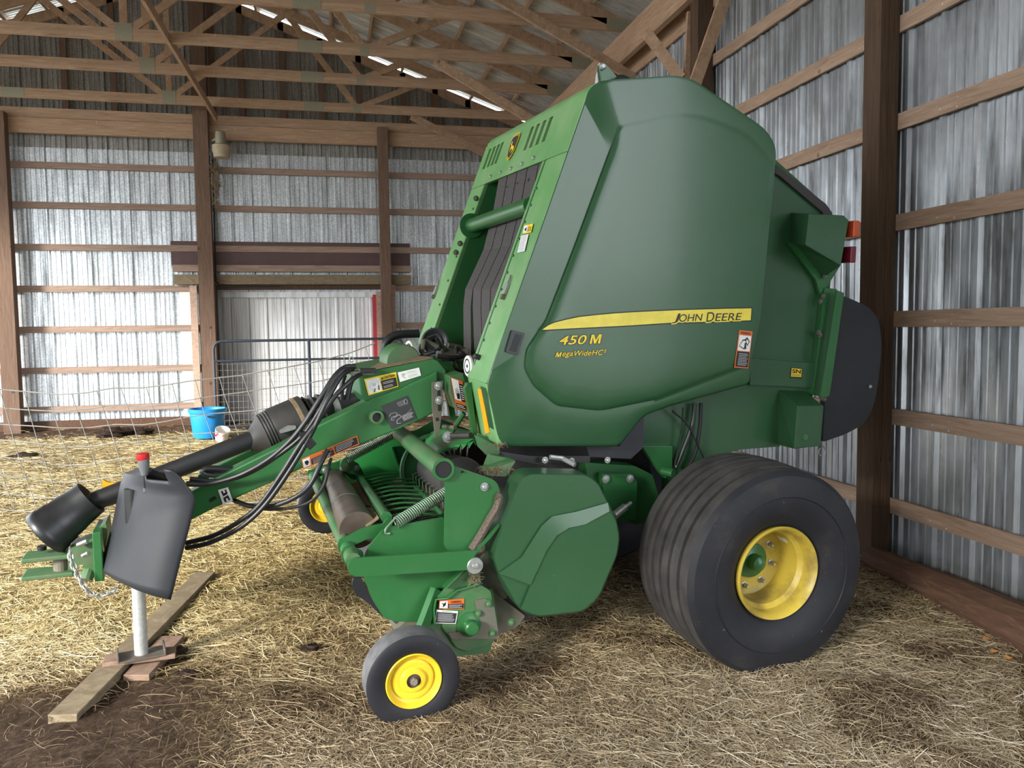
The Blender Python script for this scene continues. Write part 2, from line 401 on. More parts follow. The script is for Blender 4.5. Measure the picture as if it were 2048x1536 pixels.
# straw, one uncountable covering
def straw(name, N, ymin, ymax, seed, lo, hi, wid, label, cols, power, mask, lift=.018, xlim=None):
    r = np.random.RandomState(seed)
    y = ymin*(ymax/ymin)**(r.rand(N)**power)
    a = np.arctan(y*0)+r.uniform(-34, 33, N)*math.pi/180+YAW
    x = y*np.tan(a)
    if xlim is not None: x = r.uniform(xlim[0], xlim[1], N)
    keep = (x > -7) & (x < 3.62) & (r.rand(N) < mask(x, y)); x, y = x[keep], y[keep]; N = len(x)
    ln = r.uniform(lo, hi, N)*(1+.05*y)*np.where(r.rand(N) < .12, 2.3, 1); th = 1.6*wav(x, y, 5, 8, 6)+r.normal(0, 1.0, N)
    w = wid*(.6+.8*r.rand(N))*(1+.14*y)
    bend = r.normal(0, .22, N); tilt = r.normal(0, .10, N)
    dx, dy = np.cos(th), np.sin(th); px_, py_ = -dy, dx
    segs = 3; P = []
    for k in range(segs+1):
        s = k/segs-.5
        off = bend*ln*(.25-s*s)
        P.append(np.stack([x+dx*s*ln+px_*off, y+dy*s*ln+py_*off, np.zeros(N)], -1))
    z0 = r.rand(N)*lift+.004
    verts = []
    roll = r.uniform(-.8, .8, N)
    for k in range(segs+1):
        s = k/segs-.5; p = P[k]
        zz = gz(p[:, 0], p[:, 1])+z0+.02*dirtmask(p[:,0],p[:,1])+np.abs(tilt*s*ln*1.2)+.008*np.cos(s*3)
        ww = w*(1 if k in (1, 2) else .55)
        for sg in (-1, 1):
            verts.append(np.stack([p[:, 0]+sg*px_*ww/2*np.cos(roll), p[:, 1]+sg*py_*ww/2*np.cos(roll), zz+sg*ww/2*np.sin(roll)], -1))
    Vv = np.stack(verts, 1).reshape(-1, 3)             # N, 8, 3
    nv = 2*(segs+1); base = (np.arange(N)*nv)[:, None, None]
    f = np.array([[2*k, 2*k+1, 2*k+3, 2*k+2] for k in range(segs)])[None]+base
    f = f.reshape(-1, 4)
    me = bpy.data.meshes.new(name); me.vertices.add(len(Vv)); me.vertices.foreach_set('co', Vv.ravel())
    me.loops.add(f.size); me.loops.foreach_set('vertex_index', f.ravel().astype(np.int32))
    me.polygons.add(len(f)); me.polygons.foreach_set('loop_start', np.arange(0, f.size, 4, dtype=np.int32)); me.polygons.foreach_set('loop_total', np.full(len(f), 4, dtype=np.int32))
    me.update(); me.validate()
    ca_ = me.color_attributes.new('tone', 'FLOAT_COLOR', 'POINT')
    tt = r.rand(N); cc = cols(tt, x, y, r)
    ca_.data.foreach_set('color', np.repeat(np.concatenate([cc, np.ones((N, 1))], 1), nv, 0).ravel())
    if 'straw' not in M:
        t = NT('straw'); k = t.add('ShaderNodeVertexColor', layer_name='tone'); t.link(k.outputs['Color'], t.b.inputs['Base Color']); M['straw'] = t.set(.6, 0, .35)
    me.materials.append(M['straw']); o = bpy.data.objects.new(name, me); COL.objects.link(o)
    o['kind'] = 'stuff'; tag(o, label, 'straw'); return o
PAL = np.array([hexc(84, 68, 50), hexc(132, 112, 84), hexc(174, 154, 118), hexc(212, 196, 158), hexc(236, 226, 198)])
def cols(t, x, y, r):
    b = np.clip(.20+.10*wav(x, y, 3.5, 2, 6)+.58*t+.25*sm((1.2-x)/2.5)*sm((y-3)/2)-.45*dirtmask(x, y)+r.normal(0, .1, len(x)), 0, .999)*4  # paler to the left, where stronger daylight is put into the tone
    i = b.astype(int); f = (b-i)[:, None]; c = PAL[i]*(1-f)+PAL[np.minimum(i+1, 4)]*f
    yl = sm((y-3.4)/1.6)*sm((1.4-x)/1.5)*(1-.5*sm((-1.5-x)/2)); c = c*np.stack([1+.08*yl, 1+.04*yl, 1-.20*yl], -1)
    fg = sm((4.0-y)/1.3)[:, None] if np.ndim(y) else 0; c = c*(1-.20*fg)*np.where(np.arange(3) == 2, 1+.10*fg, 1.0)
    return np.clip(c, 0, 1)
PLK = []
for (a_, b_, w_) in ((onZ(125, 1440, .03), onZ(412, 1172, .03), .075), (onZ(272, 1352, .04), onZ(345, 1280, .04), .075), (onZ(208, 1325, .07), onZ(352, 1305, .07), .07)): PLK.append((a_, b_, w_))
def msk(x, y):
    m = np.clip(1-.93*dirtmask(x, y), 0, 1)*np.where(x > 3.3, .8, 1)
    for a_, b_, w_ in PLK:
        dx, dy = b_.x-a_.x, b_.y-a_.y; L2 = dx*dx+dy*dy; t_ = np.clip(((x-a_.x)*dx+(y-a_.y)*dy)/L2, 0, 1)
        d_ = np.hypot(x-a_.x-t_*dx, y-a_.y-t_*dy); m = np.where(d_ < w_, m*.04, m)
    return m
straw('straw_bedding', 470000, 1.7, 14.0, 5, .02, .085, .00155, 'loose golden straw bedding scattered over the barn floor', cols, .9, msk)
# ================================================================== WALLS
YB, XR = 14.0, 3.70
YF, XL = -5.0, -8.2
PX, SLOPE = -2.27, .353; PZ = onY(1000, 213, 14.0).z+SLOPE*(onY(1000, 213, 14.0).x-PX)
def roofz(x): return PZ-SLOPE*abs(x-PX)
def corr(p0, dr, up, length, height, nrm, period=.30, rib=.028, minor=True, topf=None, botf=None):
    """ribbed sheet: p0 origin, dr along, up, nrm towards the room"""
    prof = [(0, 0), (.018, rib), (.042, rib), (.06, 0)]
    if minor: prof += [(.095, 0), (.10, rib*.3), (.125, rib*.3), (.13, 0), (.17, 0), (.175, rib*.3), (.20, rib*.3), (.205, 0), (.245, 0), (.25, rib*.3), (.27, rib*.3), (.275, 0)]
    pts = []; k = 0
    while k*period < length:
        for a, b in prof:
            if k*period+a <= length: pts.append((k*period+a, b))
        k += 1
    pts.append((length, 0)); vs, fs = [], []
    for a, b in pts:
        base = p0+dr*a+nrm*b; t = topf(a) if topf else height; bb = botf(a) if botf else 0
        vs += [base+up*bb, base+up*t]
    for i in range(len(pts)-1): fs.append((2*i, 2*i+2, 2*i+3, 2*i+1))
    return vs, fs
EX, EY, EZ = V(1, 0, 0), V(0, 1, 0), V(0, 0, 1)
# back wall: door opening between x_d0 and x_d1, up to z_d
XD0 = onY(436, 600, YB).x-.05; XD1 = onY(762, 600, YB).x+.02; ZD = onY(560, 578, YB).z
wb = mk('wall_back', corr(V(XL, YB, -.05), EX, EZ, XD0-XL, 4.55, -EY), 'tin_back', kind='structure')
mk('wall_sheet', corr(V(XD1, YB, -.05), EX, EZ, XR-XD1, 4.55, -EY), 'tin_back', wb)
mk('wall_sheet', corr(V(XD0, YB, ZD), EX, EZ, XD1-XD0, 4.5-ZD, -EY), 'tin_back', wb)
mk('gable_sheet', corr(V(XL, YB+.03, 4.45), EX, EZ, XR-XL, 0, -EY, topf=lambda a: roofz(XL+a)-.13-4.45), 'tin_gable', wb)
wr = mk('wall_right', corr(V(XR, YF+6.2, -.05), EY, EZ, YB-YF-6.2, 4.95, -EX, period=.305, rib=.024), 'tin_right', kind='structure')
# front gable clad above, open left; unseen lower right sheet added to block light
mk('front_light_block', corr(V(-3.6, YF, -.05), EX, EZ, XR+3.6, 4.3, EY), 'tin_gable', wb)
wf = mk('wall_front', corr(V(XL, YF, 4.2), EX, EZ, XR-XL, 0, EY, topf=lambda a: roofz(XL+a)-.1-4.2), 'tin_gable', kind='structure')
# roof
RL = YB-YF+.5
rv = V(1, 0, -SLOPE); rv.normalize(); rn = V(-SLOPE, 0, -1).normalized()
def roofside(sg):
    d = V(sg, 0, -SLOPE).normalized(); up = d; nrm = V(-sg*SLOPE, 0, -1).normalized()
    ln = (6.45)/d.x*sg
    return corr(V(PX, YF-.3, PZ+.005), EY, up, RL, abs(ln), nrm, .30, .02, True)
roofr = mk('ceiling', roofside(1), 'tin_roof', kind='structure')
mk('roof_sheet', roofside(-1), 'tin_roof', roofr)
for sg in (-1, 1):
    d = V(sg, 0, -SLOPE).normalized(); nn = V(-sg*SLOPE, 0, -1).normalized()
    k = 0; dist = .12
    while dist < 6.7:
        c = V(PX, 0, PZ)+d*dist+nn*.06
        mk('purlin', obox(V(c.x, (YF+YB)/2, c.z), d*.020, EY*((YB-YF)/2+.2), nn*.05), 'wood_y', roofr)
        dist += .62
# right wall girts
for px_, pz_ in ((1778, 234), (1778, 432), (1778, 622.5), (1778, 816.5), (1768, 992)):
    top = onX(px_, pz_, 3.645).z
    mk('girt', boxg(3.647, XR-.03, YF+6.5, YB-.2, top-.105, top), 'girt_y', wr)
for px_, py_ in ((1424, 110), (1600, -12)):
    top = onX(px_, py_, 3.645).z if px_ == 1424 else onX(1720, 75, 3.645).z
    mk('girt', boxg(3.647, XR-.03, YF+6.5, YB-.2, top-.105, top), 'girt_y', wr)
# header beam along the right wall
mk('eave_beam', boxg(3.42, 3.487, YF+6, YB-.2, 4.70, 5.02), 'wood_y', wr)
mk('eave_beam', boxg(3.648, 3.672, YF+6, YB-.2, 4.62, 4.86), 'wood_y', wr)
mk('eave_sheet', boxg(XR-.01, XR+.01, YF+1, YB, 4.85, 5.10), 'tin_right', wr)
# back wall girts (px y of the top edge near x=400)
for py_, hh in ((333, .10), (410, .10), (491, .10), (571, .10), (649.6, .10), (728.5, .10), (804, .10)):
    z = onY(400, py_, YB-.06).z
    segs = [(XL, XD0-.02), (XD1+.1, XR-.05)] if py_ > 560 else [(XL, XR-.05)]
    for a, b in segs: mk('girt', boxg(a, b, YB-.075, YB-.035, z-hh, z), 'girt_x', wb)
zt = onY(300, 226, YB-.12).z; zm = onY(300, 247, YB-.12).z; zb = onY(300, 276, YB-.12).z
mk('header_board', boxg(XL, XR-.05, YB-.16, YB-.09, zm+.01, zt), 'wood_x', wb)
mk('header_board', boxg(XL, XR-.05, YB-.19, YB-.12, zb, zm), 'wood_x', wb)
mk('ground_board', boxg(XL, XD0-.1, YB-.09, YB-.05, -.05, .22), 'wood_log', wb)
# vertical studs on the gable and its rafters
for px_ in (130, 228, 425, 483, 565, 642, 718, 806, 870, 935):
    X = onY(px_, 190, YB-.08).x
    mk('gable_stud', boxg(X-.045, X+.045, YB-.09, YB-.05, zt-.02, roofz(X)-.15), 'wood_z', wb)
for sg in (-1, 1):
    d = V(sg, 0, -SLOPE).normalized(); nn = V(-sg*SLOPE, 0, -1).normalized(); ln = 6.1/abs(d.x)
    c = V(PX, YB-.06, PZ)+d*ln/2+nn*.19
    mk('gable_rafter', obox(c, d*ln/2, EY*.03, nn*.07), 'wood_any', wb)
# posts
def post(x0, x1, y0, y1, z1, label, mat='wood_z', z0=-.1):
    o = mk('wooden_post', boxg(x0, x1, y0, y1, z0, z1), mat, bevel=.004); tag(o, label, 'post'); return o
post(3.507, 3.57, 4.62, 4.79, 4.9, 'heavy weathered timber post against the right metal wall, nearest the camera', 'wood_dark')
ORGP = bpy.data.objects['wooden_post']
post(3.572, 3.645, 4.62, 4.79, 4.9, 'darker timber nailed along the right side of the nearest wall post', 'wood_dark')
p2y = onX(1424, 60, 3.645).y
post(3.49, 3.645, p2y-.02, p2y+.15, 4.85, 'second wall post along the right wall, rising above the baler roof', 'wood_dark')
post(3.49, 3.645, 10.1, 10.26, 4.85, 'third wall post on the right wall, mostly behind the baler', 'wood_dark')
for (l_, r_, y_, lab) in ((0, 38, 500, 'leftmost brown post of the back wall'),
                        (391, 421, 400, 'post of the back wall carrying the barn lamp, left of the doorway'),
                        (758, 779, 400, 'reddish brown post at the right edge of the back doorway')):
    x0 = onY(l_ if l_ else 8, y_, YB-.36).x; x1 = onY(r_, y_, YB-.36).x
    if l_ == 0: x1 = onY(22, 500, YB-.36).x; x0 = x1-.24
    post(x0, x1, YB-.36, YB-.195, roofz(x0)-.40 if l_ == 391 else 4.95, lab)
# door and its surround
dz = -.02
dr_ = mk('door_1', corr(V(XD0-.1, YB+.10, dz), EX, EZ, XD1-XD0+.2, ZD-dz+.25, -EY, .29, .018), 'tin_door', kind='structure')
mk('door_rail', boxg(XD0-.1, XD1+.05, YB+.03, YB+.09, ZD-.14, ZD-.05), 'tin_door', dr_)
mk('door_edge', boxg(XD1-.16, XD1-.10, YB-.01, YB+.08, dz, ZD-.1), 'red_paint', dr_)
mk('door_jamb', boxg(XD1-.10, XD1+.02, YB-.06, YB+.02, dz, ZD-.05), 'wood_pale', dr_)
mk('door_jamb', boxg(XD1+.10, XD1+.15, YB-.1, YB-.04, dz, ZD-.05), 'red_paint', dr_)
mk('door_jamb', boxg(XD1+.16, XD1+.22, YB-.1, YB-.04, dz, ZD+.25), 'wood_pale', dr_)
mk('door_jamb', boxg(XD0-.0, XD0+.04, YB-.08, YB+.04, dz, ZD), 'wood_dark', dr_)
xa = onY(383, 650, YB-.1).x; xb = onY(397, 650, YB-.1).x
mk('door_stud', boxg(xa, xb, YB-.14, YB-.10, dz, ZD+.05), 'wood_pale', dr_)
mk('door_stud', boxg(xb+.04, xb+.1, YB-.07, YB-.03, dz, ZD+.05), 'wood_dark', dr_)
xa0 = onY(360, 650, YB-.1).x
mk('flashing', boxg(xa0, xa, YB-.06, YB-.045, dz, ZD+.02), 'white', dr_)
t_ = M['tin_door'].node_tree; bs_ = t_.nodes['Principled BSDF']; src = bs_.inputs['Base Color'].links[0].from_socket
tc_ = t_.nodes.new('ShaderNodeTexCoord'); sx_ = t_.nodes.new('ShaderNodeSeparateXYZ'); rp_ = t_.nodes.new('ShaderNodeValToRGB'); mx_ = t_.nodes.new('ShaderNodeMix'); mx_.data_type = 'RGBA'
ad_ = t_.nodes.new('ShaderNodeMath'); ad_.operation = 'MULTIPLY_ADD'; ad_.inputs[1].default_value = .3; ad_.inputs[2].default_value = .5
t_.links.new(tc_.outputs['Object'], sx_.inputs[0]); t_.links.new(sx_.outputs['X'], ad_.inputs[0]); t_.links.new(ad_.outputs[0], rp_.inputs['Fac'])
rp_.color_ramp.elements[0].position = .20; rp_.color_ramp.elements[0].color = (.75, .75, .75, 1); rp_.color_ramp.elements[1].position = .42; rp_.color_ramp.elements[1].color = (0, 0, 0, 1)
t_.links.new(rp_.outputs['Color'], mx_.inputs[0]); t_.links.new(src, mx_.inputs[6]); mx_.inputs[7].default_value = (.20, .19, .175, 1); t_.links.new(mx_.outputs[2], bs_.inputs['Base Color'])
# lintel planks and brown track boards above the door
xl, xr = onY(341, 500, YB-.1).x, onY(820, 500, YB-.1).x
def yb_(py_, px_=580): return onY(px_, py_, YB-.1).z
for (a, b, m, d0, lab) in ((484, 499, 'brown_panel', 0, 0), (505, 532, 'brown_panel', 0, 0)):
    mk('track_cover', boxg(xl, xr, YB-.072, YB-.03, yb_(b), yb_(a)), m, dr_)
mk('lintel_board', boxg(xl+.03, xr, YB-.15, YB-.05, yb_(544), yb_(531)), 'girt_x', dr_)
mk('lintel_board', boxg(xl+.05, xr, YB-.17, YB-.03, yb_(569), yb_(550)), 'wood_grey', dr_)
mk('lintel_board', boxg(XD0-.1, XD1+.1, YB-.06, YB+.06, ZD-.01, yb_(567)), 'wood_dark', dr_)
# ================================================================== TRUSSES
ZT = 5.05
def truss(y, label, full=True):
    t = thing('roof_truss', label, 'truss', (PX, y, ZT), 'roof trusses of the barn')
    xl_, xr_ = PX-5.95, PX+5.75
    mk('bottom_chord', boxg(xl_, xr_, y-.02, y+.02, ZT, ZT+.14), 'wood_x', t)
    tc = []
    def ztop(x): return roofz(x)-.20
    for sg in (-1, 1):
        xe = xr_+.0 if sg > 0 else xl_
        mk('rafter', beam(V(PX, y, ztop(PX)), V(xe, y, ztop(xe)), .04, .14), 'wood_any', t)
    ct = ZT+.07
    def web(x0, z0, x1, z1): mk('web_member', beam(V(x0, y+.002, z0), V(x1, y+.002, z1), .036, .088, EY.cross(V(x1-x0, 0, z1-z0))), 'wood_any', t)
    web(PX, ct, PX-.0001, ztop(PX))
    for sg in (-1, 1):
        xn = PX+sg*2.8; xt1 = PX+sg*1.75; xt2 = PX+sg*4.1
        web(PX, ct, xt1, ztop(xt1)); web(xn, ct, xt1, ztop(xt1)); web(xn, ct, xt2, ztop(xt2))
    for x, w_, h_ in ((PX, .19, .2), (PX+2.8, .12, .11), (PX-2.8, .12, .11), (PX+2.13, .3, .14), (PX-2.13, .3, .14), (xr_-.1, .26, .14)):
        mk('nail_plate', boxg(x-w_/2, x+w_/2, y-.023, y-.0205, ZT+(.0 if h_ < .18 else -.0), ZT+h_), 'zinc_dull', t)
    mk('tail_block', boxg(xr_, xr_+.35, y-.02, y+.02, ZT-.02, ZT+.12), 'wood_x', t)
    return t
ys = [onZ(300, 207, ZT).y, onZ(300, 147, ZT).y, onZ(300, 84.5, ZT).y, onZ(700, 24, ZT).y]
print('truss ys', ys)
LB = ['roof truss nearest the back wall, its lower chord lowest in the view', 'second roof truss out from the back wall',
      'third roof truss out from the back wall, with a nail plate near the left', 'fourth roof truss from the back wall, its chord crossing the top of the view']
for y, lab in zip(ys, LB): truss(y, lab)
st = ys[2]-ys[3]
truss(ys[3]-st, 'roof truss above the baler, only its sloping rafter in view'); truss(ys[3]-2*st, 'roof truss nearest overhead, mostly out of view')
# loose braces between the trusses
def brace(p, q, lab, w=.04, h=.11, mat='wood_any', up=V(0, 0, 1)):
    o = mk('wooden_brace', beam(p, q, w, h, up), mat); tag(o, lab, 'brace', 'braces nailed across the trusses')
def atY(x, y, Y): return onY(x, y, Y)
brace(atY(868, 122, ys[2]-.06), atY(1100, 262, ys[2]-.02), 'long sloping board crossing from the third truss down behind the baler hood')
brace(atY(990, -8, ys[3]-.3), atY(1268, 156, ys[3]-.06), 'long sloping board running down to the lifting lug of the baler')
brace(atY(822, 232, ys[0]+.05), atY(970, 308, ys[0]+.3), 'short sloping board under the lowest truss chord')
brace(atY(284, -10, ys[2]-1.2), atY(432, 236, YB-.4), 'long narrow board running across the truss centres to the lamp post')
brace(atY(1290, 62, 7.6), atY(1362, 158, 7.4), 'short knee brace left of the second right-hand post')
brace(atY(1452, -10, 6.9), atY(1390, 166, 6.9), 'pale knee brace rising past the second right-hand post')
brace(atY(1385, 25, 7.4), atY(1378, 160, 7.4), 'upright board beside the second right-hand post', up=V(1, 0, 0))
# ================================================================== WALL FITTINGS
lx = onY(441, 295, YB-.48)
lamp = thing('barn_lamp', 'grey and cream dusk lamp mounted beside the left door post', 'lamp', lx)
c = lx
mk('housing', lathe(onY(441, 277, YB-.48), EZ, [(.03, .12), (.075, .10), (.085, 0), (.08, -.10)], 20, True), 'zinc_dull', lamp, smooth=True)
c = onY(443, 300, YB-.48)
mk('lamp_shade', lathe(c, EZ, [(.09, .09), (.14, .07), (.145, 0), (.13, -.05), (.12, -.12), (.09, -.125)], 24, True), 'lamp_shade', lamp, smooth=True)
mk('arm', tube([onY(424, 282, YB-.3), onY(441, 272, YB-.48)], .02, 8), 'zinc_dull', lamp)
mk('switch_box', boxg(onY(414, 303, YB-.26).x, onY(419, 303, YB-.26).x, YB-.30, YB-.25, onY(416, 311, YB-.26).z, onY(416, 296, YB-.26).z), 'white', lamp)
# straw nest
r_ = np.random.RandomState(8); parts = []
c0 = onY(431, 350, YB-.42)
for i in range(120):
    z = r_.rand(); a = r_.uniform(0, 6.28); p = c0+V(r_.normal(0, .045*(1.1-z)), r_.normal(0, .03), .16-.62*z**1.3); d = V(r_.normal(0, .5), r_.normal(0, .3), r_.normal(-.6, .6)).normalized()*.07
    parts.append(tube([p-d, p+d+V(0, 0, -.01)], .004, 3))
tag(mk('bird_nest', join(*parts), 'tan_dust'), 'ragged hanging bird nest of straw below the barn lamp', 'nest')
o = mk('conduit_pipe', tube([onY(425, 318, YB-.22), onY(430, 500, YB-.22), onY(432, 562, YB-.22), onY(440, 572, YB-.22), onY(560, 574, YB-.22)], .012, 8), 'black_hose'); tag(o, 'thin dark cable running down beside the left door post', 'cable')
# ================================================================== BLUE TUB, CAN, GATE, FENCE
def tub():
    Y = onZ(418, 874, .07).y; c = onY(417, 874, Y); top = onY(415, 817, Y); w0 = (onY(448, 874, Y)-onY(388, 874, Y)).x/2; w1 = (onY(453, 820, Y)-onY(376, 820, Y)).x/2; h = top.z-c.z
    t = thing('plastic_tub', 'bright blue plastic feed tub beyond the wire fence', 'tub', c)
    mk('body', lathe(c, EZ, [(0, .01), (w0*.95, 0), (w0, .02), (w1*.95, h-.03), (w1*.93, h), (w1*.90, h-.01), (w0*.93, .04), (0, .035)], 40), 'blue', t, smooth=True)
    mk('rim', lathe(c, EZ, [(w1*.94, h-.06), (w1*1.0, h-.05), (w1*1.02, h), (w1*.93, h+.004), (w1*.93, h-.03)], 40), 'blue', t, smooth=True)
    for k in (-1, 1):
        a = c+V(.09+k*.035, -w1*.965, h-.095); mk('handle_slot', boxg(a.x-.022, a.x+.022, a.y-.01, a.y+.01, a.z-.01, a.z+.01), 'black', t)
tub()
c = onZ(441, 876, .085)+V(.03, -.12, 0); o = thing('paint_pail', 'small white pail with red print beside the blue tub', 'pail', c)
mk('body', lathe(c, V(.2, -.5, 1), [(0, 0), (.085, 0), (.1, .16), (.095, .16), (.08, .02), (0, .02)], 24), 'white', o, smooth=True)
for k in range(4):
    p = c+V(-.06+.035*k, -.1-.02*(k % 2), .07+.02*(k % 3)); mk('printed_mark', boxg(p.x-.02, p.x+.012, p.y-.02, p.y-.012, p.z-.014, p.z+.012), 'red', o)
# tube gate
YG = 13.1
def g(x, y): return onY(x, y, YG)
gt = thing('tube_gate', 'dark blue steel tube gate with mesh panel in front of the doorway', 'gate', g(610, 835))
zt_, z2_ = g(600, 680).z, g(600, 719).z; x0, x1 = g(428, 720).x, g(806, 700).x; zb_ = .12
fr_ = [V(x0, YG, zb_)]+[V(x0, YG, zt_-.12)]+[V(x0+.12*(1-math.cos(a)), YG, zt_-.12+.12*math.sin(a)) for a in (.5, 1, 1.57)]+[V(x1-.12+.12*math.sin(a), YG, zt_-.12+.12*math.cos(a)) for a in (0, .5, 1, 1.57)]+[V(x1, YG, zb_)]
mk('frame', tube(fr_, .021, 10), 'navy_pipe', gt, smooth=True)
mk('rail', tube([V(x0, YG, z2_), V(x1, YG, z2_)], .02, 10), 'navy_pipe', gt, smooth=True)
mk('rail', tube([V(x0, YG, zb_), V(x1, YG, zb_)], .02, 10), 'navy_pipe', gt, smooth=True)
xm = g(618, 700).x; mk('upright', tube([V(xm, YG, zt_), V(xm, YG, zb_)], .024, 10), 'navy_pipe', gt, smooth=True)
parts = []
k = x0+.05
while k < x1: parts.append(tube([V(k, YG+.02, zb_), V(k, YG+.02, z2_)], .0022, 4)); k += .072
k = z2_-.05
while k > zb_: parts.append(tube([V(x0, YG+.025, k), V(x1, YG+.025, k)], .0022, 4)); k -= .098
mk('wire_mesh', join(*parts), 'wire', gt)
# bent wire panel fence
YW = 7.1
top = [(-60, 770), (0, 779), (60, 784), (115, 789), (170, 786), (225, 776), (280, 776), (330, 770), (380, 762), (425, 757), (480, 751), (560, 737), (640, 722), (700, 706), (755, 684)]
fn = thing('wire_fence', 'sagging galvanized wire panel fence across the straw pen', 'fence', onY(200, 1010, YW))
xs = [p[0] for p in top]; ysx = [p[1] for p in top]
def topy(x): return float(np.interp(x, xs, ysx))
parts = []
for j in range(8):
    pts = []
    for x in range(-60, 760, 18):
        dy = j*(34.5+.004*x)+(5*math.sin(x*.02+j*1.3) if j else 0)*(.5)
        pts.append(onY(x+j*3, topy(x)+dy, YW+.012*math.sin(x*.03+j)))
    mk('line_wire', tube(pts, .0045 if j else .0055, 5), 'wire', fn)
x = -50; i = 0
while x < 750:
    pts = [onY(x+k*11+2*math.sin(i+k), topy(x)+k*35, YW-.006) for k in range(8)]
    mk('stay_wire', tube(pts, .0033, 4), 'wire', fn); x += 47+((i*7) % 5); i += 1
# ================================================================== TIMBERS ON THE GROUND
def gzf(x, y): return float(gz(x, y))
a, b = onZ(1745, 1118, .04), onZ(2075, 1275, .08)
o = mk('fallen_timber', tube([a, a.lerp(b, .3)+V(.0, 0, .0), a.lerp(b, .6), b, b+(b-a)*.5], [.085, .10, .12, .135, .14], 9), 'wood_log', smooth=True); tag(o, 'rough brown timber lying on the straw along the right wall', 'timber')
def plank(name, p0, p1, w, th, z0, lab, mat):
    d = (p1-p0); d.z = 0; d.normalize(); s_ = V(-d.y, d.x, 0)
    q0_, q1_ = V(p0.x, p0.y, gzf(p0.x, p0.y)+z0+th/2), V(p1.x, p1.y, gzf(p1.x, p1.y)+z0+th/2); c = (q0_+q1_)/2
    o = mk(name, obox(c, (q1_-q0_)/2, s_*w/2, EZ*th/2), mat, bevel=.003); tag(o, lab, 'plank', 'planks under the jack foot'); return o
plank('wooden_plank', onZ(125, 1440, .01), onZ(412, 1172, .03), .12, .045, .0, 'long grey weathered plank lying on the straw under the jack', 'wood_grey')
plank('wooden_plank', onZ(272, 1352, .03), onZ(345, 1280, .03), .12, .035, .0, 'short pale plank beside the long grey plank under the jack', 'wood_brown')
plank('wooden_plank', onZ(208, 1325, .06), onZ(352, 1305, .06), .11, .022, .046, 'split brown plank laid crosswise right under the jack foot', 'wood_brown')
# clods of manure
def clod(px_, py_, r, lab, z=.03):
    c = onZ(px_, py_, z); rr = np.random.RandomState(int(px_*7+py_)); bm = bmesh.new(); bmesh.ops.create_icosphere(bm, subdivisions=3, radius=r)
    ph = rr.uniform(0, 6.28, 6)
    for v in bm.verts:
        k = 1+.25*math.sin(v.co.x/r*5+ph[0])*math.sin(v.co.y/r*6+ph[1])+.18*math.sin(v.co.z/r*9+ph[2]+v.co.x/r*4)+rr.normal(0, .06); v.co *= k; v.co.z *= .55; v.co.x *= 1.5
    g_ = ([v.co+c for v in bm.verts], [tuple(v.index for v in f.verts) for f in bm.faces]); bm.free()
    tag(mk('dirt_clod', g_, 'clod', smooth=True, sharp=60), lab, 'clod')
flat('clod', hexc(52, 42, 36), .95, 0, .1, .5, 30)
clod(228, 866, .17, 'dark clod of manure at the foot of the back wall', .12); clod(284, 863, .11, 'smaller dark clod right of the first at the back wall', .12)
clod(432, 1166, .05, 'dark clod at the far end of the long grey plank', .05); clod(372, 1348, .03, 'small dark clod right of the short pale plank')
clod(356, 1302, .03, 'dark clod touching the split crosswise plank', .05); clod(515, 1268, .028, 'dark clod in the straw between the plank and the small wheel')
clod(620, 1296, .03, 'dark clod in the straw left of the near gauge wheel'); clod(310, 1318, .02, 'little clod near the jack foot', .02)
clod(45, 918, .12, 'dark clod in the straw behind the fence at far left', .06); clod(60, 1075, .09, 'brown clod in the straw left of the shaft guard', .03)
for k, (x_, y_) in enumerate(((1990, 1305), (2018, 1318), (1975, 1280))):
    c = onZ(x_, y_, .03); o = mk('dry_leaf', ([c+V(-.035, 0, 0), c+V(0, -.02, .012), c+V(.04, .005, .0), c+V(0, .022, .014)], [(0, 1, 3), (1, 2, 3)]), 'leaf'); o['label'] = ['orange dry leaf nearest the fallen timber', 'dry leaf at the right end of the leaf cluster', 'dry leaf at the left end of the leaf cluster'][k]; o['category'] = 'leaf'
# ================================================================== LIGHT
w = bpy.data.worlds.new('sky'); SC.world = w; w.use_nodes = True
nt = w.node_tree; bg = nt.nodes['Background']
tc = nt.nodes.new('ShaderNodeTexCoord'); sp = nt.nodes.new('ShaderNodeSeparateXYZ'); rp = nt.nodes.new('ShaderNodeValToRGB')
nt.links.new(tc.outputs['Generated'], sp.inputs[0]); nt.links.new(sp.outputs['Z'], rp.inputs['Fac']); nt.links.new(rp.outputs['Color'], bg.inputs['Color'])
e = rp.color_ramp.elements; e[0].position = 0; e[0].color = (.95, .97, 1, 1); e[1].position = 1; e[1].color = (.62, .78, 1, 1)
bg.inputs['Strength'].default_value = 4.0
def portal(loc, rx, ry, rz, sx, sy):
    l_ = bpy.data.lights.new('daylight_portal', 'AREA'); l_.shape = 'RECTANGLE'; l_.size = sx; l_.size_y = sy; l_.cycles.is_portal = True
    o = bpy.data.objects.new('daylight_portal', l_); COL.objects.link(o); o.location = loc; o.rotation_euler = (rx, ry, rz)
portal((XL-.05, 4.5, 2.4), 0, -math.pi/2, 0, 4.8, 19)
portal((-5.9, YF-.05, 2.1), math.pi/2, 0, 0, 4.6, 4.2)
sun = bpy.data.lights.new('sun', 'SUN'); sun.energy = 6.0; sun.angle = math.radians(12); sun.color = (1, .96, .88)
so = bpy.data.objects.new('sun', sun); COL.objects.link(so); so.rotation_euler = Vector((.72, .58, -.345)).to_track_quat('-Z', 'Y').to_euler()
SC.view_settings.view_transform = 'Standard'; SC.view_settings.look = 'None'; SC.view_settings.gamma = 1; SC.view_settings.exposure = .5
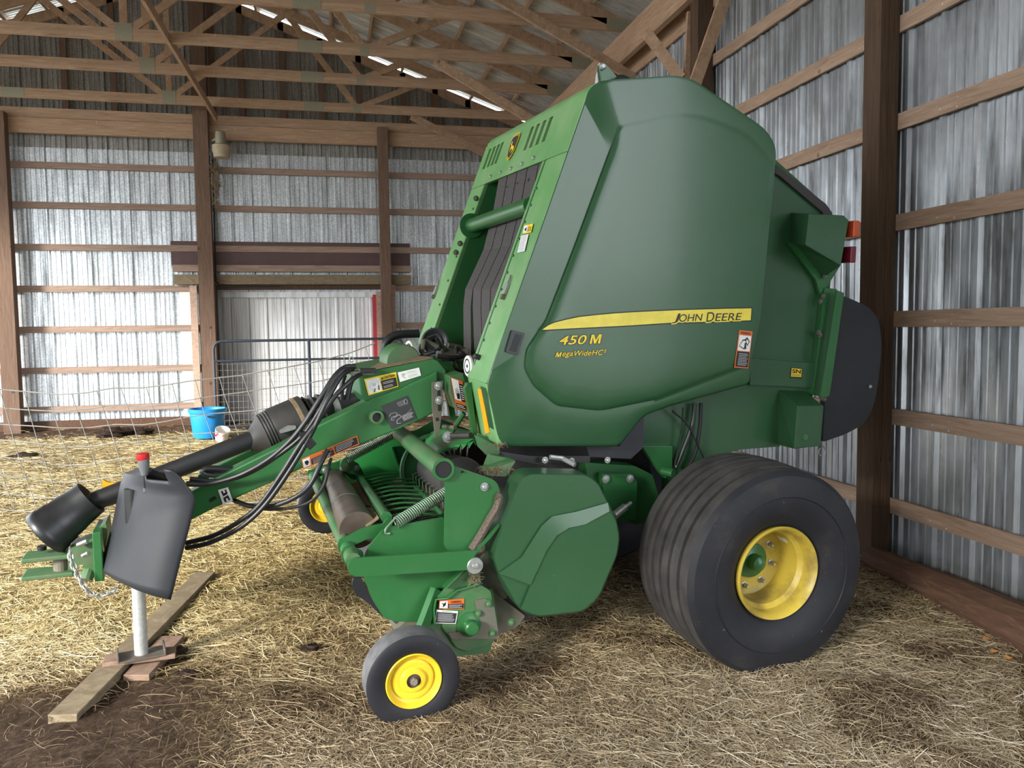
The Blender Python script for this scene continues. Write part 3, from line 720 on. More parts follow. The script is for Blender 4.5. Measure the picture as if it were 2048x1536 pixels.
# ================================================================== ROUND BALER
B = thing('round_baler', 'large green round hay baler with black tyres and yellow rims parked on the straw', 'baler', (1.2, 3.9, 0))
flat('dark_label', (.03, .033, .036), .45)
flat('tyre_worn', (.11, .11, .115), .65, 0, .4, .35, 14)
NA = -A     # towards the camera side of the baler
SS = .42    # outer face of the side shield
def pp(pts, s): return [bp(x, y, s) for x, y in pts]
def rounded(pts, r, k=5):
    """round the corners of a pixel polygon; r scalar or list"""
    out = []; n = len(pts)
    for i in range(n):
        p0, p1, p2 = Vector(pts[i-1]), Vector(pts[i]), Vector(pts[(i+1) % n]); rr = r[i] if isinstance(r, (list, tuple)) else r
        if rr <= 0: out.append(tuple(p1)); continue
        a = (p0-p1); b = (p2-p1); ra = min(rr, a.length*.45); rb = min(rr, b.length*.45); a = p1+a.normalized()*ra; b = p1+b.normalized()*rb
        for j in range(k+1):
            t = j/k; out.append(tuple(a*(1-t)**2+p1*2*t*(1-t)+b*t*t))
    return out
def plate(name, pts, s, th, mat, parent, r=0, bevel=.0025, **k):
    """sheet or slab traced at its own distance s, th thick, away from the camera side"""
    if r: pts = rounded(pts, r)
    o = mk(name, prism(pp(pts, s), A*th), mat, parent, bevel=bevel, **k); return o
def ringpts(pts, c, n):
    """radius of a pixel polygon around c for n angles plus the corners"""
    res = []
    for i in range(n):
        a = 2*math.pi*i/n; d = Vector((math.cos(a), math.sin(a))); best = None
        for j in range(len(pts)):
            p, q = Vector(pts[j])-Vector(c), Vector(pts[(j+1) % len(pts)])-Vector(c); e = q-p
            den = d.x*e.y-d.y*e.x
            if abs(den) < 1e-9: continue
            t = (p.x*e.y-p.y*e.x)/den; u_ = (p.x*d.y-p.y*d.x)/den
            if t > 0 and -1e-6 <= u_ <= 1+1e-6: best = t if best is None else max(best, t)
        res.append(best)
    return [(c[0]+math.cos(2*math.pi*i/n)*r, c[1]+math.sin(2*math.pi*i/n)*r) for i, r in enumerate(res)]
def shell(outer, inner, c, s, depth, edge, step, ramp, n=240, wt=None):
    """moulded cover: outer outline with a rounded rim, an inner raised field bounded by `inner`"""
    O_ = ringpts(outer, c, n); I_ = ringpts(inner, c, n)
    def lerp(P, Q, t): return [(p[0]*(1-t)+q[0]*t, p[1]*(1-t)+q[1]*t) for p, q in zip(P, Q)]
    rings = [(O_, None), (O_, s+edge), (lerp(O_, [c]*n, .006), s+edge*.35), (lerp(O_, [c]*n, .018), s)]
    base = lerp(O_, [c]*n, .018)
    def clampI(t):   # inner ring never outside the base ring
        out = []
        for b, i_ in zip(base, I_):
            rb = math.hypot(b[0]-c[0], b[1]-c[1]); ri = math.hypot(i_[0]-c[0], i_[1]-c[1]); r2 = min(ri*t, rb*.985)
            k = r2/ri; out.append((c[0]+(i_[0]-c[0])*k, c[1]+(i_[1]-c[1])*k))
        return out
    rings += [(clampI(1.02), s), (clampI(1.0), s)]
    for t, f in ramp: rings.append((clampI(t), s+step*f))
    vs, fs = [], []
    for P, ss in rings:
        for k, (x, y) in enumerate(P):
            if ss is None: vs.append(bp(x, y, s+edge)+A*(depth-edge)); continue
            if wt is None: vs.append(bp(x, y, ss)); continue
            w = wt(2*math.pi*k/n); full = s+step*1.1
            vs.append(bp(x, y, (ss if ss > s+edge+.01 else full+(ss-full)*w)))
    for i in range(len(rings)-1):
        for k in range(n):
            k2 = (k+1) % n; fs.append((i*n+k, i*n+k2, (i+1)*n+k2, (i+1)*n+k))
    vs.append(bp(c[0], c[1], rings[-1][1])); m = len(vs)-1; o = (len(rings)-1)*n
    for k in range(n): fs.append((o+k, o+(k+1) % n, m))
    return vs, fs
def bolt(px_, py_, s, parent=None, r=.0072, mat='zinc'):
    return mk('bolt', lathe(bp(px_, py_, s), NA, [(r*1.5, 0), (r*1.5, .003), (r, .003), (r, .010), (r*.6, .013)], 8, True), mat, parent or B)
# ---------------------------------------------------------- big side shield
OUT = rounded([(1176, 178), (1205, 160), (1352, 151), (1385, 158), (1532, 258), (1554, 296), (1548, 360), (1536, 480), (1520, 640), (1506, 700), (1499, 768), (1340, 812), (1286, 832), (1262, 862), (1238, 893), (1000, 894), (990, 868), (972, 781), (971, 765), (1007, 660), (1090, 425)],
              [10, 22, 14, 14, 26, 26, 0, 0, 10, 10, 10, 6, 16, 16, 10, 14, 6, 8, 8, 0, 0])
INN = rounded([(1238, 252), (1212, 322), (1150, 490), (1092, 640), (1052, 700), (1048, 738), (1066, 772), (1112, 812), (1200, 822), (1310, 800), (1500, 728), (1508, 690), (1528, 500), (1546, 330), (1500, 270), (1380, 220)], [6, 20, 20, 6, 10, 8, 8, 10, 14, 10, 0, 0, 10, 20, 30, 60])
def swt(a):       # the raised field dies out towards the top and the rear
    d = math.degrees(a) % 360      # 0 right, 90 down, 180 left, 270 up
    def st(x): x = min(1, max(0, x)); return x*x*(3-2*x)
    return max(.12, st((d-35)/35)*st((257-d)/13))
ramp = [(.990, .50), (.965, .74), (.92, .93), (.84, 1.05), (.7, 1.1), (.25, 1.1)]
shield = mk('side_shield', shell(OUT, INN, (1320, 520), SS, .10, .018, -.024, ramp, 360, swt), 'green_shield', B, smooth=True, sharp=50)
SD = SS-.024*1.1
def dq(pts, s=SD-.0035): return [bp(x, y, s) for x, y in pts]
Z7 = lambda x, y: (1060+x/4.096, 580+y/4.096)
sw_top = [(100, 325), (150, 290), (200, 268), (300, 243), (400, 222), (550, 205), (700, 192), (850, 182), (1000, 175), (1200, 166), (1400, 160), (1600, 154), (1815, 150)]
sw_bot = [(1808, 248), (1600, 256), (1400, 262), (1160, 268), (1000, 278), (800, 291), (600, 301), (400, 311), (250, 319), (130, 326)]
def strip(pts_t, pts_b, s, grow=0):
    T = [Z7(x, y-grow) for x, y in pts_t]; Bm = [Z7(x, y+grow) for x, y in pts_b]
    if grow: T[0] = Z7(pts_t[0][0]-10, pts_t[0][1]+2); T[-1] = Z7(pts_t[-1][0]+7, pts_t[-1][1]-grow); Bm[0] = Z7(pts_b[0][0]+7, pts_b[0][1]+grow)
    return flatpoly([bp(x, y, s) for x, y in T+Bm])
parts = [(strip(sw_top, sw_bot, SD-.002, 9), 'black'), (strip(sw_top, sw_bot, SD-.0028), 'decal_yellow')]
def tq(txt, q, mat, s, shear=0, bold=0.0): return (mapped(glyphs(txt, shear, bold), (0, 0, 1, 1), quadmap([bp(*Z7(*p), s) for p in q], V(0, 0, 0))), mat)
for txt, q in (('J', [(1163, 198), (1235, 192), (1232, 268), (1163, 274)]), ('OHN', [(1222, 200), (1416, 194), (1412, 252), (1222, 262)]),
               ('D', [(1445, 184), (1512, 180), (1508, 258), (1443, 262)]), ('EERE', [(1518, 192), (1738, 188), (1733, 246), (1516, 256)])):
    parts.append(tq(txt, [(q[0][0]-5, q[0][1]-4), (q[1][0]+7, q[1][1]-4), (q[2][0]+7, q[2][1]+9), (q[3][0]-5, q[3][1]+9)], 'decal_yellow', SD-.0036, .15, .05))
    parts.append(tq(txt, q, 'black', SD-.0044, .15, .004))
mkm('stripe_decal', parts, shield)['label'] = 'long yellow stripe decal with black maker lettering'
for nm, txt, q, lab in (('model_lettering', '450', [(243, 376), (466, 368), (462, 443), (237, 450)], 0), ('model_lettering', 'M', [(495, 366), (590, 362), (583, 437), (488, 441)], 0), ('model_lettering', 'M', [(214, 512), (262, 510), (254, 549), (207, 551)], 0), ('model_lettering', 'egaWideHC²', [(268, 500), (625, 488), (618, 545), (262, 558)], 0)):
    e = 5 if q[0][1] < 450 else 3
    mkm(nm, [tq(txt, [(q[0][0]-e, q[0][1]-e), (q[1][0]+e, q[1][1]-e), (q[2][0]+e, q[2][1]+e), (q[3][0]-e, q[3][1]+e)], 'black', SD-.002, .22, .04), tq(txt, q, 'yellow_label', SD-.0032, .22, .008 if e == 5 else .004)], shield)
def wsticker(name, pts, s, kind, parent, nrm=NA, lab=None):
    q = [bp(x, y, (s(x)-.004) if callable(s) else s) for x, y in pts]
    if kind == 'tall': P = [('r', (0, 0, 1, 1), 'orange'), ('t', 'WARNING', (.12, .03, .88, .10), 'black', 0, .02), ('r', (.06, .13, .94, .54), 'white'), ('r', (.06, .56, .94, .97), 'black'),
                            ('p', [(.12, .42), (.32, .25), (.52, .22), (.62, .16), (.86, .28), (.72, .40), (.62, .34), (.5, .5), (.3, .46)], 'black'), ('p', [(.16, .41), (.34, .28), (.5, .26), (.6, .33), (.46, .47), (.32, .44)], 'white'), ('p', [(.60, .22), (.78, .28), (.70, .36), (.58, .28)], 'white'), ('p', [(.48, .34), (.58, .30), (.64, .48), (.54, .50), (.50, .44)], 'black'),
                            ('l', (.16, .60, .86, .94), 8, 'grey_text')]
    elif kind == 'wide': P = [('r', (0, 0, 1, 1), 'orange'), ('r', (.015, .55, .14, .94), 'white'), ('p', [(.04, .65), (.09, .6), (.12, .75), (.08, .9), (.05, .8)], 'black'), ('r', (.16, .30, .56, .94), 'black'), ('r', (.58, .12, .98, .90), 'black'), ('l', (.18, .36, .54, .9), 5, 'grey_text'), ('l', (.60, .18, .96, .85), 5, 'grey_text'), ('t', 'WARNING', (.38, .06, .56, .22), 'black', 0, .02)]
    elif kind == 'small': P = [('r', (0, 0, 1, 1), 'orange'), ('r', (.03, .12, .34, .92), 'white'), ('p', [(.08, .25), (.18, .40), (.28, .2), (.26, .6), (.14, .85), (.16, .55)], 'black'), ('r', (.36, .44, .97, .92), 'black'), ('l', (.39, .5, .95, .88), 4, 'grey_text'), ('t', 'WARNING', (.45, .12, .88, .34), 'black', 0, .02)]
    elif kind == 'grey': P = [('r', (0, 0, 1, 1), 'white'), ('r', (.02, .16, .96, .95), 'dark_label'), ('l', (.08, .24, .9, .86), 7, 'grey_text'), ('t', 'IMPORTANT', (.25, .03, .72, .12), 'dark_label', 0, .0)]
    elif kind == 'caution': P = [('r', (0, 0, 1, 1), 'yellow_label'), ('r', (.04, .09, .46, .93), 'white'), ('s', [(.12, .36), (.2, .26), (.34, .24), (.4, .36), (.38, .6), (.33, .72), (.38, .85)], .006, 'grey_text'), ('s', [(.12, .36), (.10, .6), (.18, .72), (.2, .88)], .006, 'grey_text'), ('s', [(.18, .40), (.34, .38)], .008, 'black'), ('s', [(.22, .46), (.26, .44), (.30, .47), (.27, .54), (.22, .52), (.22, .46)], .006, 'black'), ('p', [(.24, .7), (.27, .68), (.22, .9), (.19, .9)], 'black'), ('p', [(.37, .55), (.40, .55), (.38, .85), (.35, .85)], 'black'),
                                 ('r', (.48, .33, .96, .92), 'black'), ('t', 'CAUTION', (.58, .09, .94, .26), 'black', .1, .03), ('p', [(.50, .27), (.535, .08), (.57, .27)], 'black'), ('l', (.52, .42, .92, .6), 2, 'grey_text'), ('l', (.52, .68, .90, .86), 2, 'grey_text')]
    elif kind == 'info': P = [('r', (0, 0, 1, 1), 'white'), ('l', (.42, .15, .88, .4), 3, 'grey_text'), ('l', (.42, .55, .9, .85), 3, 'grey_text'), ('p', [(.15, .2), (.3, .25), (.34, .3), (.2, .5), (.32, .8), (.28, .82), (.16, .55)], 'grey_text')]
    elif kind == 'sn': P = [('r', (0, 0, 1, 1), 'black'), ('r', (.05, .05, .95, .86), 'yellow_label'), ('t', 'SN', (.12, .12, .88, .52), 'black', 0, .03), ('l', (.1, .6, .9, .82), 2, 'dark_label')]
    elif kind == 'pack': P = [('r', (0, 0, 1, 1), 'orange'), ('r', (.05, .03, .62, .70), 'white'), ('r', (.64, .12, .97, .70), 'black'), ('r', (.05, .82, .97, .97), 'black'), ('p', [(.2, .35), (.4, .3), (.45, .45), (.3, .62), (.18, .5)], 'grey_text'), ('l', (.68, .16, .94, .66), 7, 'white'), ('l', (.1, .84, .9, .95), 2, 'white'), ('p', [(.25, .5), (.5, .45), (.45, .66), (.25, .66)], 'black')]
    elif kind == 'diagram': P = [('r', (0, 0, 1, 1), 'dark_label')]
    o = sticker(name, q, P, nrm, parent, lab); return o
wsticker('warning_sticker', [(1478, 660), (1505, 663), (1496, 737), (1468, 735)], SD-.001, 'tall', shield)
lt = mkm('latch', [(prism(pp(rounded([(1024, 660), (1050, 666), (1036, 711), (1011, 704)], 4), SS-.012), A*.015), 'black_plastic'), (prism(pp([(1031, 668), (1044, 671), (1032, 705), (1019, 701)], SS-.0135), A*.003), 'black')], shield, bevel=.002)
lt['label'] = 'black latch handle recessed in the shield'
# ---------------------------------------------------------- front frame (faces forward, leaning)
S1, S2, S3, S4 = SS+.004, .715, 1.64, 1.90
P0 = bp(1172, 194, S1); P1 = bp(1007, 660, S1); P2 = bp(972, 768, S1); P3 = bp(996, 890, S1)
l0, u0, _ = lus(P0); l1, u1, _ = lus(P2)
def ff(t, s, back=0): # point on the leaning front plane: t 0 top .. 1 bottom
    return fr(l0+(l1-l0)*t+back, u0+(u1-u0)*t, s)
TC = .19              # lower edge of the cowl
def fquad(t0, t1, s0, s1, b0=-.004, th=.03): # slab in the front plane
    a = [ff(t0, s0, b0), ff(t0, s1, b0), ff(t1, s1, b0), ff(t1, s0, b0)]; return prism(a, L*th)
col = mk('front_column', join(fquad(TC, 1, S1, S2), prism([ff(TC, S2-.02), ff(1, S2-.02), ff(1, S2-.02, .30), ff(TC, S2-.02, .30)], A*.012)), 'green_front', B, bevel=.006)
col['label'] = 'near column of the front frame, pale and dusty'
mk('edge_strip', prism([ff(TC, S2-.05, -.006), ff(TC, S2-.035, -.006), ff(.95, S2-.035, -.006), ff(.95, S2-.05, -.006)], L*.004), 'green_paint', col)
col2 = mk('front_column', join(fquad(TC, .93, S3, S4), prism([ff(TC, S3, 0), ff(.97, S3, 0), ff(.97, S3, .42), ff(TC, S3, .42)], A*.012)), 'green_front', B, bevel=.006)
col2['label'] = 'far column of the front frame'
mk('inner_side', prism([ff(.12, S3-.003, .02), ff(1.05, S3-.003, .02), ff(1.05, S3-.003, .55), ff(.12, S3-.003, .55)], A*.003), 'green_inner', B)
mk('back_panel', prism([ff(.05, S2, .50), ff(.05, S3, .50), ff(1.05, S3, .50), ff(1.05, S2, .50)], L*.01), 'green_inner', B)
# cowl with louvre slots
def cowl():
    # perforated face: split into cells around the slots
    sl_ = []; sc = []
    def s_at(px_, py_):     # s of the pixel on the front plane
        n_ = ff(0, 0)-ff(1, 0); nn = n_.cross(A).normalized(); d = ray(px_, py_); p = EYE+d*((ff(0, 0)-EYE).dot(nn)/d.dot(nn)); return lus(p)[2], p
    return s_at
s_at = cowl()
def t_of(p): l, u, s = lus(p); return (u-u0)/(u1-u0)
slots = []
for x, y in ((1097, 256), (1084, 262), (1071, 269), (1059, 276), (999, 307), (991, 312), (983, 316), (974, 321)):
    s, p = s_at(x, y); slots.append((s, t_of(p)))
tm = sum(t for s, t in slots)/8; hh = .048; w_ = .023
edges = [S1]
cells = []
ss_ = sorted(s for s, t in slots); cur = S1
for s in ss_:
    cells.append(fquad(tm-hh, tm+hh, cur, s-w_)); cur = s+w_
cells.append(fquad(tm-hh, tm+hh, cur, S4))
cells.append(fquad(-.012, tm-hh, S1, S4)); cells.append(fquad(tm+hh, TC, S1, S4))
for s in ss_:      # rounded slot ends
    pass
cw = mk('cowl', join(*cells), 'green_front', B); cw['label'] = 'pale green cowl with louvre slots'
# top roll-over of the cowl and the roof sheet
ra = [fr(l0+dl, u0+du, S1) for dl, du in ((0, 0), (.012, .035), (.035, .06), (.075, .075), (.075, .06), (.03, .03), (.02, -.02))]
mk('cowl_lip', prism(ra, A*(S4-S1)), 'green_front', cw, bevel=.004)
mk('slot_backing', fquad(-.0, TC, S1+.02, S4-.02, .08, .01), 'black', cw)
for (x, y) in ((984, 353), (1004, 345), (1025, 337), (1047, 328), (1070, 316)):
    s, p = s_at(x, y); mk('bolt', lathe(p-L*.004, -L, [(.011, 0), (.011, .008), (.006, .014)], 8, True), 'zinc', cw)
# emblem: dark rounded badge with yellow border and leaping animal
s_c, pc = s_at(1028, 296); tcn = t_of(pc); fu = (ff(0, 0)-ff(1, 0)).normalized(); fn_ = A.cross(fu).normalized(); 
if fn_.dot(-L) < 0: fn_ = -fn_
def eq(u, v, off): return fn_*.006+pc+A*(.5-u)*.125+fu*(.5-v)*.15+fn_*off
def epoly(pts, off): return flatpoly([eq(u, v, off) for u, v in pts])
bd = [(.10, .0), (.5, -.03), (.9, 0), (1.0, .1), (.98, .6), (.8, .88), (.5, 1.02), (.2, .88), (.02, .6), (0, .1)]
def shr(pts, k): return [(.5+(u-.5)*k, .5+(v-.5)*k) for u, v in pts]
deer = [(.12, .50), (.25, .42), (.35, .38), (.55, .36), (.66, .30), (.70, .20), (.66, .12), (.72, .14), (.75, .06), (.78, .16), (.86, .10), (.82, .20), (.90, .24), (.84, .28), (.76, .30), (.72, .42), (.84, .50), (.80, .56), (.68, .48), (.62, .50), (.74, .66), (.70, .68), (.55, .54), (.40, .54), (.30, .62), (.40, .74), (.34, .78), (.22, .64), (.20, .58), (.10, .72), (.05, .70), (.14, .56)]
deer = [(1-u, .06+v) for u, v in deer]
mkm('emblem', [(epoly(rounded(shr(bd, 1.06), .08), .004), 'yellow_label'), (epoly(rounded(shr(bd, .98), .08), .005), 'black'), (epoly(rounded(shr(bd, .92), .07), .0056), 'yellow_label'), (epoly(rounded(shr(bd, .86), .07), .0062), 'dark_label'), (epoly(shr(deer, .78), .007), 'yellow_label')], cw)['label'] = 'dark badge with yellow border and leaping deer'
# belts
bl = [(998, 352), (986, 420), (966, 500), (930, 578), (926, 612), (927, 716)]
prof = [lus(bp(x, y, 1.42))[:2] for x, y in bl]
prof = [(prof[0][0]+.20, prof[0][1]+.25)]+prof
def belt(s0, s1, kink=0, lo=None):
    pts = []
    for i, (l, u) in enumerate(prof):
        sh = kink*max(0, i-4); pts.append((l, u, sh))
    vs, fs = [], []
    for l, u, sh in pts:
        for s in (s0+sh, s1+sh):
            vs += [fr(l, u, s), fr(l+.008, u, s)]
    for i in range(len(pts)-1):
        a = i*4; b = a+4
        fs += [(a, a+2, b+2, b), (a+1, b+1, b+3, a+3), (a, b, b+1, a+1), (a+2, a+3, b+3, b+2)]
    return vs, fs
for i in range(5):
    s0 = 1.42-.155*(i+1)+.006; s1 = 1.42-.155*i-.006
    mk('belt', belt(s0, s1, 0 if i == 0 else -.028), 'belt', B)
for i in range(5):
    x, y = [(1075, 345), (1052, 352), (1030, 358), (1010, 365), (1092, 340)][i]
    p = s_at(x, y)[1]; mk('belt_guide', obox(p+L*.10, L*.08, A*.012, fu*.028), 'black_plastic', B)
ra_, rb_ = bp(943, 452, S3-.02), bp(1062, 415, S2+.0)
ra_ = bp(941, 452, S3-.01); lr, ur, _ = lus(ra_)
rl = mk('front_roller', lathe(bp(941, 452, S3), (bp(1062, 411, S2)-bp(941, 452, S3)), [(.042, 0), (.042, (bp(1062, 411, S2)-bp(941, 452, S3)).length)], 32, True), 'green_paint', B, smooth=True)
mk('end_disc', lathe(bp(941, 452, S3)-A*.012, NA, [(.074, 0), (.074, .012), (.05, .012)], 28, True), 'green_paint', rl)
for x, y in ((952, 397), (920, 487), (912, 505)): bolt(x, y, S3-.004, None, .012, 'dirty_steel')
# latches on the two columns
for (x, y, s, par) in ((1016, 580, .62, col), (874, 583, 1.84, col2)):
    p = s_at(x, y)[1]+fn_*.012
    mkm('door_clip', [(obox(p, A*.018, fu*.026, fn_*.006), 'zinc'), (tube([p+fu*.03+A*.012, p+fu*.07, p+fu*.03-A*.02], .004, 6), 'zinc'), (obox(p-fu*.04, A*.014, fu*.012, fn_*.012), 'dirty_steel')], par)
for pts, kd in (([(1052, 452), (1070, 449), (1066, 466), (1048, 470)], 'pk'), ([(1046, 473), (1061, 470), (1053, 504), (1038, 507)], 'pt')):
    q = [s_at(*p)[1]+fn_*.009 for p in pts]
    sticker('label_sticker', q, [('r', (0, 0, 1, 1), 'yellow_label' if kd == 'pk' else 'white'), ('r', (.05, .1, .5, .9), 'white')]+([('p', [(.15, .5), (.4, .3), (.4, .8)], 'black'), ('l', (.55, .3, .95, .9), 3, 'black')] if kd == 'pk' else [('l', (.1, .05, .9, .95), 12, 'grey_text')]), fn_, col)
for i in range(11):
    t = .30+.062*i; mk('bolt', lathe(ff(t, S2-.065, -.004), fn_, [(.007, 0), (.007, .006), (.003, .008)], 7, True), 'green_paint', col)
for i in range(6):
    t = .30+.11*i; mk('bolt', lathe(ff(t, S3+.05, -.004), fn_, [(.008, 0), (.008, .006), (.003, .008)], 7, True), 'green_paint', col2)
# lower cheek below the near column with yellow stripe
P2f = ff(1, S1); low = [ff(1, S1), ff(1, S2), bp(956, 888, S2+.02)+L*0, P3]
lq = [P2, ff(1, S2), lus(P3) and fr(lus(P3)[0]-.0, lus(P3)[1], S2), P3]
ck = mk('column_foot', prism(lq, L*.03), 'green_front', B, bevel=.005)
def lowp(px_, py_):
    n_ = (P3-P2).cross(A).normalized(); d = ray(px_, py_); return EYE+d*((P2-EYE).dot(n_)/d.dot(n_))
mk('reflector_stripe', prism([lowp(*p)-L*.003 for p in ((956, 777), (963, 778), (980, 865), (972, 868))], L*.002), 'yellow_stripe', ck)
mk('foot_flange', prism([lowp(*p)-L*.02 for p in ((937, 765), (944, 765), (958, 890), (950, 872))], L*.02), 'green_paint', ck)
mk('foot_web', plate_g := prism(pp([(950, 870), (996, 892), (1000, 905), (992, 915), (975, 912), (958, 895)], S1+.05), A*.02), 'green_dusty', B)
# knob (filler cap) and rubber stop
cp = s_at(940, 732)[1]
mkm('filler_cap', [(lathe(cp, (NA*.08-L).normalized(), [(.052, 0), (.053, .012), (.050, .015)], 32, True), 'white'), (lathe(cp, (NA*.08-L).normalized(), [(.030, .0155), (.034, .0158), (.038, .0155)], 32), 'black'), (lathe(cp, (NA*.08-L).normalized(), [(0, .0158), (.012, .0158)], 4), 'black'), (lathe(cp-((NA*.08-L).normalized())*.02, (NA*.08-L).normalized(), [(.055, 0), (.055, .022)], 32, True), 'brown_panel')], B, smooth=True)['label'] = 'round white cap'
cp = s_at(961, 716)[1]; mk('rubber_stop', lathe(cp, fn_, [(.014, 0), (.014, .03), (.01, .035)], 12, True), 'black_rubber', col)
cp = bp(826, 697, 1.86); mkm('filler_cap', [(lathe(cp, (NA*.3-L).normalized(), [(.05, 0), (.05, .03)], 28, True), 'white'), (lathe(cp, (NA*.3-L).normalized(), [(.02, .031), (.034, .031)], 28), 'black')], B, smooth=True)
# ---------------------------------------------------------- hull behind the shield
RW = [(1180, 200), (1350, 165), (1548, 335), (1568, 343), (1652, 412), (1667, 436), (1664, 520), (1650, 575), (1640, 640), (1630, 700), (1618, 790), (1600, 800), (1560, 805), (1560, 893), (1480, 899), (1400, 930), (1345, 962), (1322, 950), (1286, 898), (1240, 830), (1010, 880), (985, 760)]
SR = .60
hl, hu = [], []
hull = mk('chamber_side', prism(pp([(1330, 250), (1548, 335), (1568, 343), (1652, 412), (1667, 436), (1662, 540), (1645, 600), (1636, 700), (1626, 790), (1620, 800), (1560, 806), (1560, 893), (1480, 899), (1400, 925), (1345, 962), (1322, 950), (1286, 898), (1280, 700)], SR), A*.02), 'green_shield', B, bevel=.002)
# body volume: roof and tail sheets spanning the width
def lu(x, y, s=SR): return lus(bp(x, y, s))[:2]
roof_line = [(l0+.06, u0+.06), lu(1215, 168, SS+.1), lu(1350, 160, SS+.1), lu(1552, 325), lu(1656, 418), lu(1668, 445), lu(1655, 600), lu(1640, 785)]
vs, fs = [], []
for l, u in roof_line:
    vs += [fr(l, u, SR), fr(l, u, S4)]
for i in range(len(roof_line)-1): fs.append((2*i, 2*i+1, 2*i+3, 2*i+2))
mk('body_shell', (vs, fs), 'green_inner', B, solid=.02)
mk('far_side', prism([fr(l, u, S4-.01) for l, u in roof_line+[lu(1560, 890), lu(1340, 950), lu(1100, 880), (l1+.05, u1)]], A*.012), 'green_shield', B)
mk('tail_hood', prism(pp([(1552, 330), (1566, 340), (1652, 408), (1664, 425), (1669, 446), (1655, 440), (1645, 424), (1560, 352), (1550, 346)], SR-.02), A*1.2), 'belt_dark', B)
mk('seam_rib', prism(pp([(1505, 712), (1634, 722), (1634, 728), (1505, 718)], SR-.012), A*.014), 'green_shield', hull)
sbx = mk('cover_box', prism(pp([(1503, 716), (1632, 726), (1629, 776), (1500, 770)], SR-.03), A*.03), 'green_shield', B, bevel=.004)
wsticker('dealer_sticker', [(1582, 735), (1604, 737), (1603, 757), (1580, 756)], SR-.031, 'sn', sbx)
# lower rear box
fb = [(1595, 812), (1648, 812), (1641, 892), (1588, 898)]
s_o = .42; f3 = pp(fb, s_o); b3 = [p+A*.2-L*.06 for p in f3]
b3 = [bp(1557, 780, SR), bp(1610, 782, SR), bp(1606, 880, SR), bp(1556, 890, SR)]
mk('corner_box', (f3+b3, [(0, 1, 2, 3), (0, 4, 5, 1), (1, 5, 6, 2), (2, 6, 7, 3), (3, 7, 4, 0)]), 'green_shield', B, bevel=.004)
mk('grease_port', lathe(bp(1610, 874, s_o), NA, [(.016, 0), (.016, .006), (.008, .006), (.008, .012)], 16, True), 'green_dusty', B)
# tail light bracket
Lf = pp([(1618, 428), (1688, 431), (1697, 440), (1681, 531), (1611, 490)], .40)
Lb = pp([(1582, 425), (1640, 428), (1645, 435), (1640, 560), (1580, 486)], SR)
tb = mk('light_bracket', (Lf+Lb, [(0, 1, 2, 3, 4), (0, 5, 6, 1), (1, 6, 7, 2), (4, 9, 5, 0), (3, 8, 9, 4)]), 'green_shield', B, bevel=.003)
mk('bracket_gusset', prism(pp([(1576, 485), (1612, 490), (1681, 531), (1655, 572), (1640, 590), (1632, 560)], SR-.03), A*.02), 'green_paint', tb)
mk('marker_light', obox(bp(1697, 459, .46), L*.02, A*.06, U*.043), 'lamp_orange', tb, bevel=.004)['label'] = 'orange marker light'
mk('marker_light', obox(bp(1691, 510, .46), L*.018, A*.06, U*.043), 'lamp_red', tb, bevel=.004)['label'] = 'dark red tail light'
# rear hinge post and black tail shield
mk('hinge_post', prism(pp([(1650, 575), (1674, 578), (1648, 794), (1625, 790), (1636, 700)], .56), A*.04), 'green_paint', B, bevel=.003)
mk('hinge_flange', prism(pp([(1674, 580), (1689, 586), (1660, 790), (1655, 794), (1641, 793)], .50), A*.012), 'green_front2', B, bevel=.003) if False else mk('hinge_flange', prism(pp([(1674, 580), (1689, 586), (1660, 790), (1655, 794), (1641, 793)], .50), A*.012), 'green_paint', B, bevel=.003)
for x, y in ((1650, 553), (1646, 592), (1641, 603), (1637, 665), (1640, 670), (1648, 798), (1643, 796)): bolt(x, y, .55, None, .010, 'dirty_steel')
parts = []
ts = [(1676, 588), (1700, 597), (1738, 614), (1758, 640), (1764, 690), (1757, 765), (1745, 822), (1725, 850), (1690, 869), (1646, 884), (1650, 800)]
ts = rounded(ts, [2, 6, 14, 16, 20, 30, 20, 12, 10, 4, 10])
tv = pp(ts, .56); 
mk('tail_shield', prism(tv, A*.04), 'black_rubber', B, bevel=.01)['label'] = 'black rubber tail shield'
mk('bolt', lathe(bp(1740, 773, .558), NA, [(.012, 0), (.012, .006), (.006, .01)], 8, True), 'zinc', B)
mk('safety_clip', tube(spline([bp(1643, 890, .5), bp(1650, 897, .5), bp(1649, 908, .5), bp(1643, 912, .5), bp(1637, 906, .5), bp(1640, 896, .5)], 4), .0035, 6), 'zinc', B)
# lifting lug on the roof
lg = mk('lifting_lug', prism(pp([(1199, 130), (1206, 125), (1213, 129), (1238, 158), (1203, 163)], SS+.28), A*.014), 'green_paint', B, bevel=.002)
mk('bolt', lathe(bp(1205, 133, SS+.275), NA, [(.018, 0), (.018, .008), (.01, .014)], 10, True), 'zinc', lg)
mk('strap', prism(pp([(1196, 128), (1200, 125), (1200, 140), (1200, 162), (1190, 168), (1192, 150)], SS+.30), A*.004), 'zinc', lg)
mk('roof_hose', tube(spline([bp(x, y, SS+.24) for x, y in ((1230, 165), (1240, 155), (1252, 158), (1262, 165))], 5), .014, 8), 'black_hose', B)
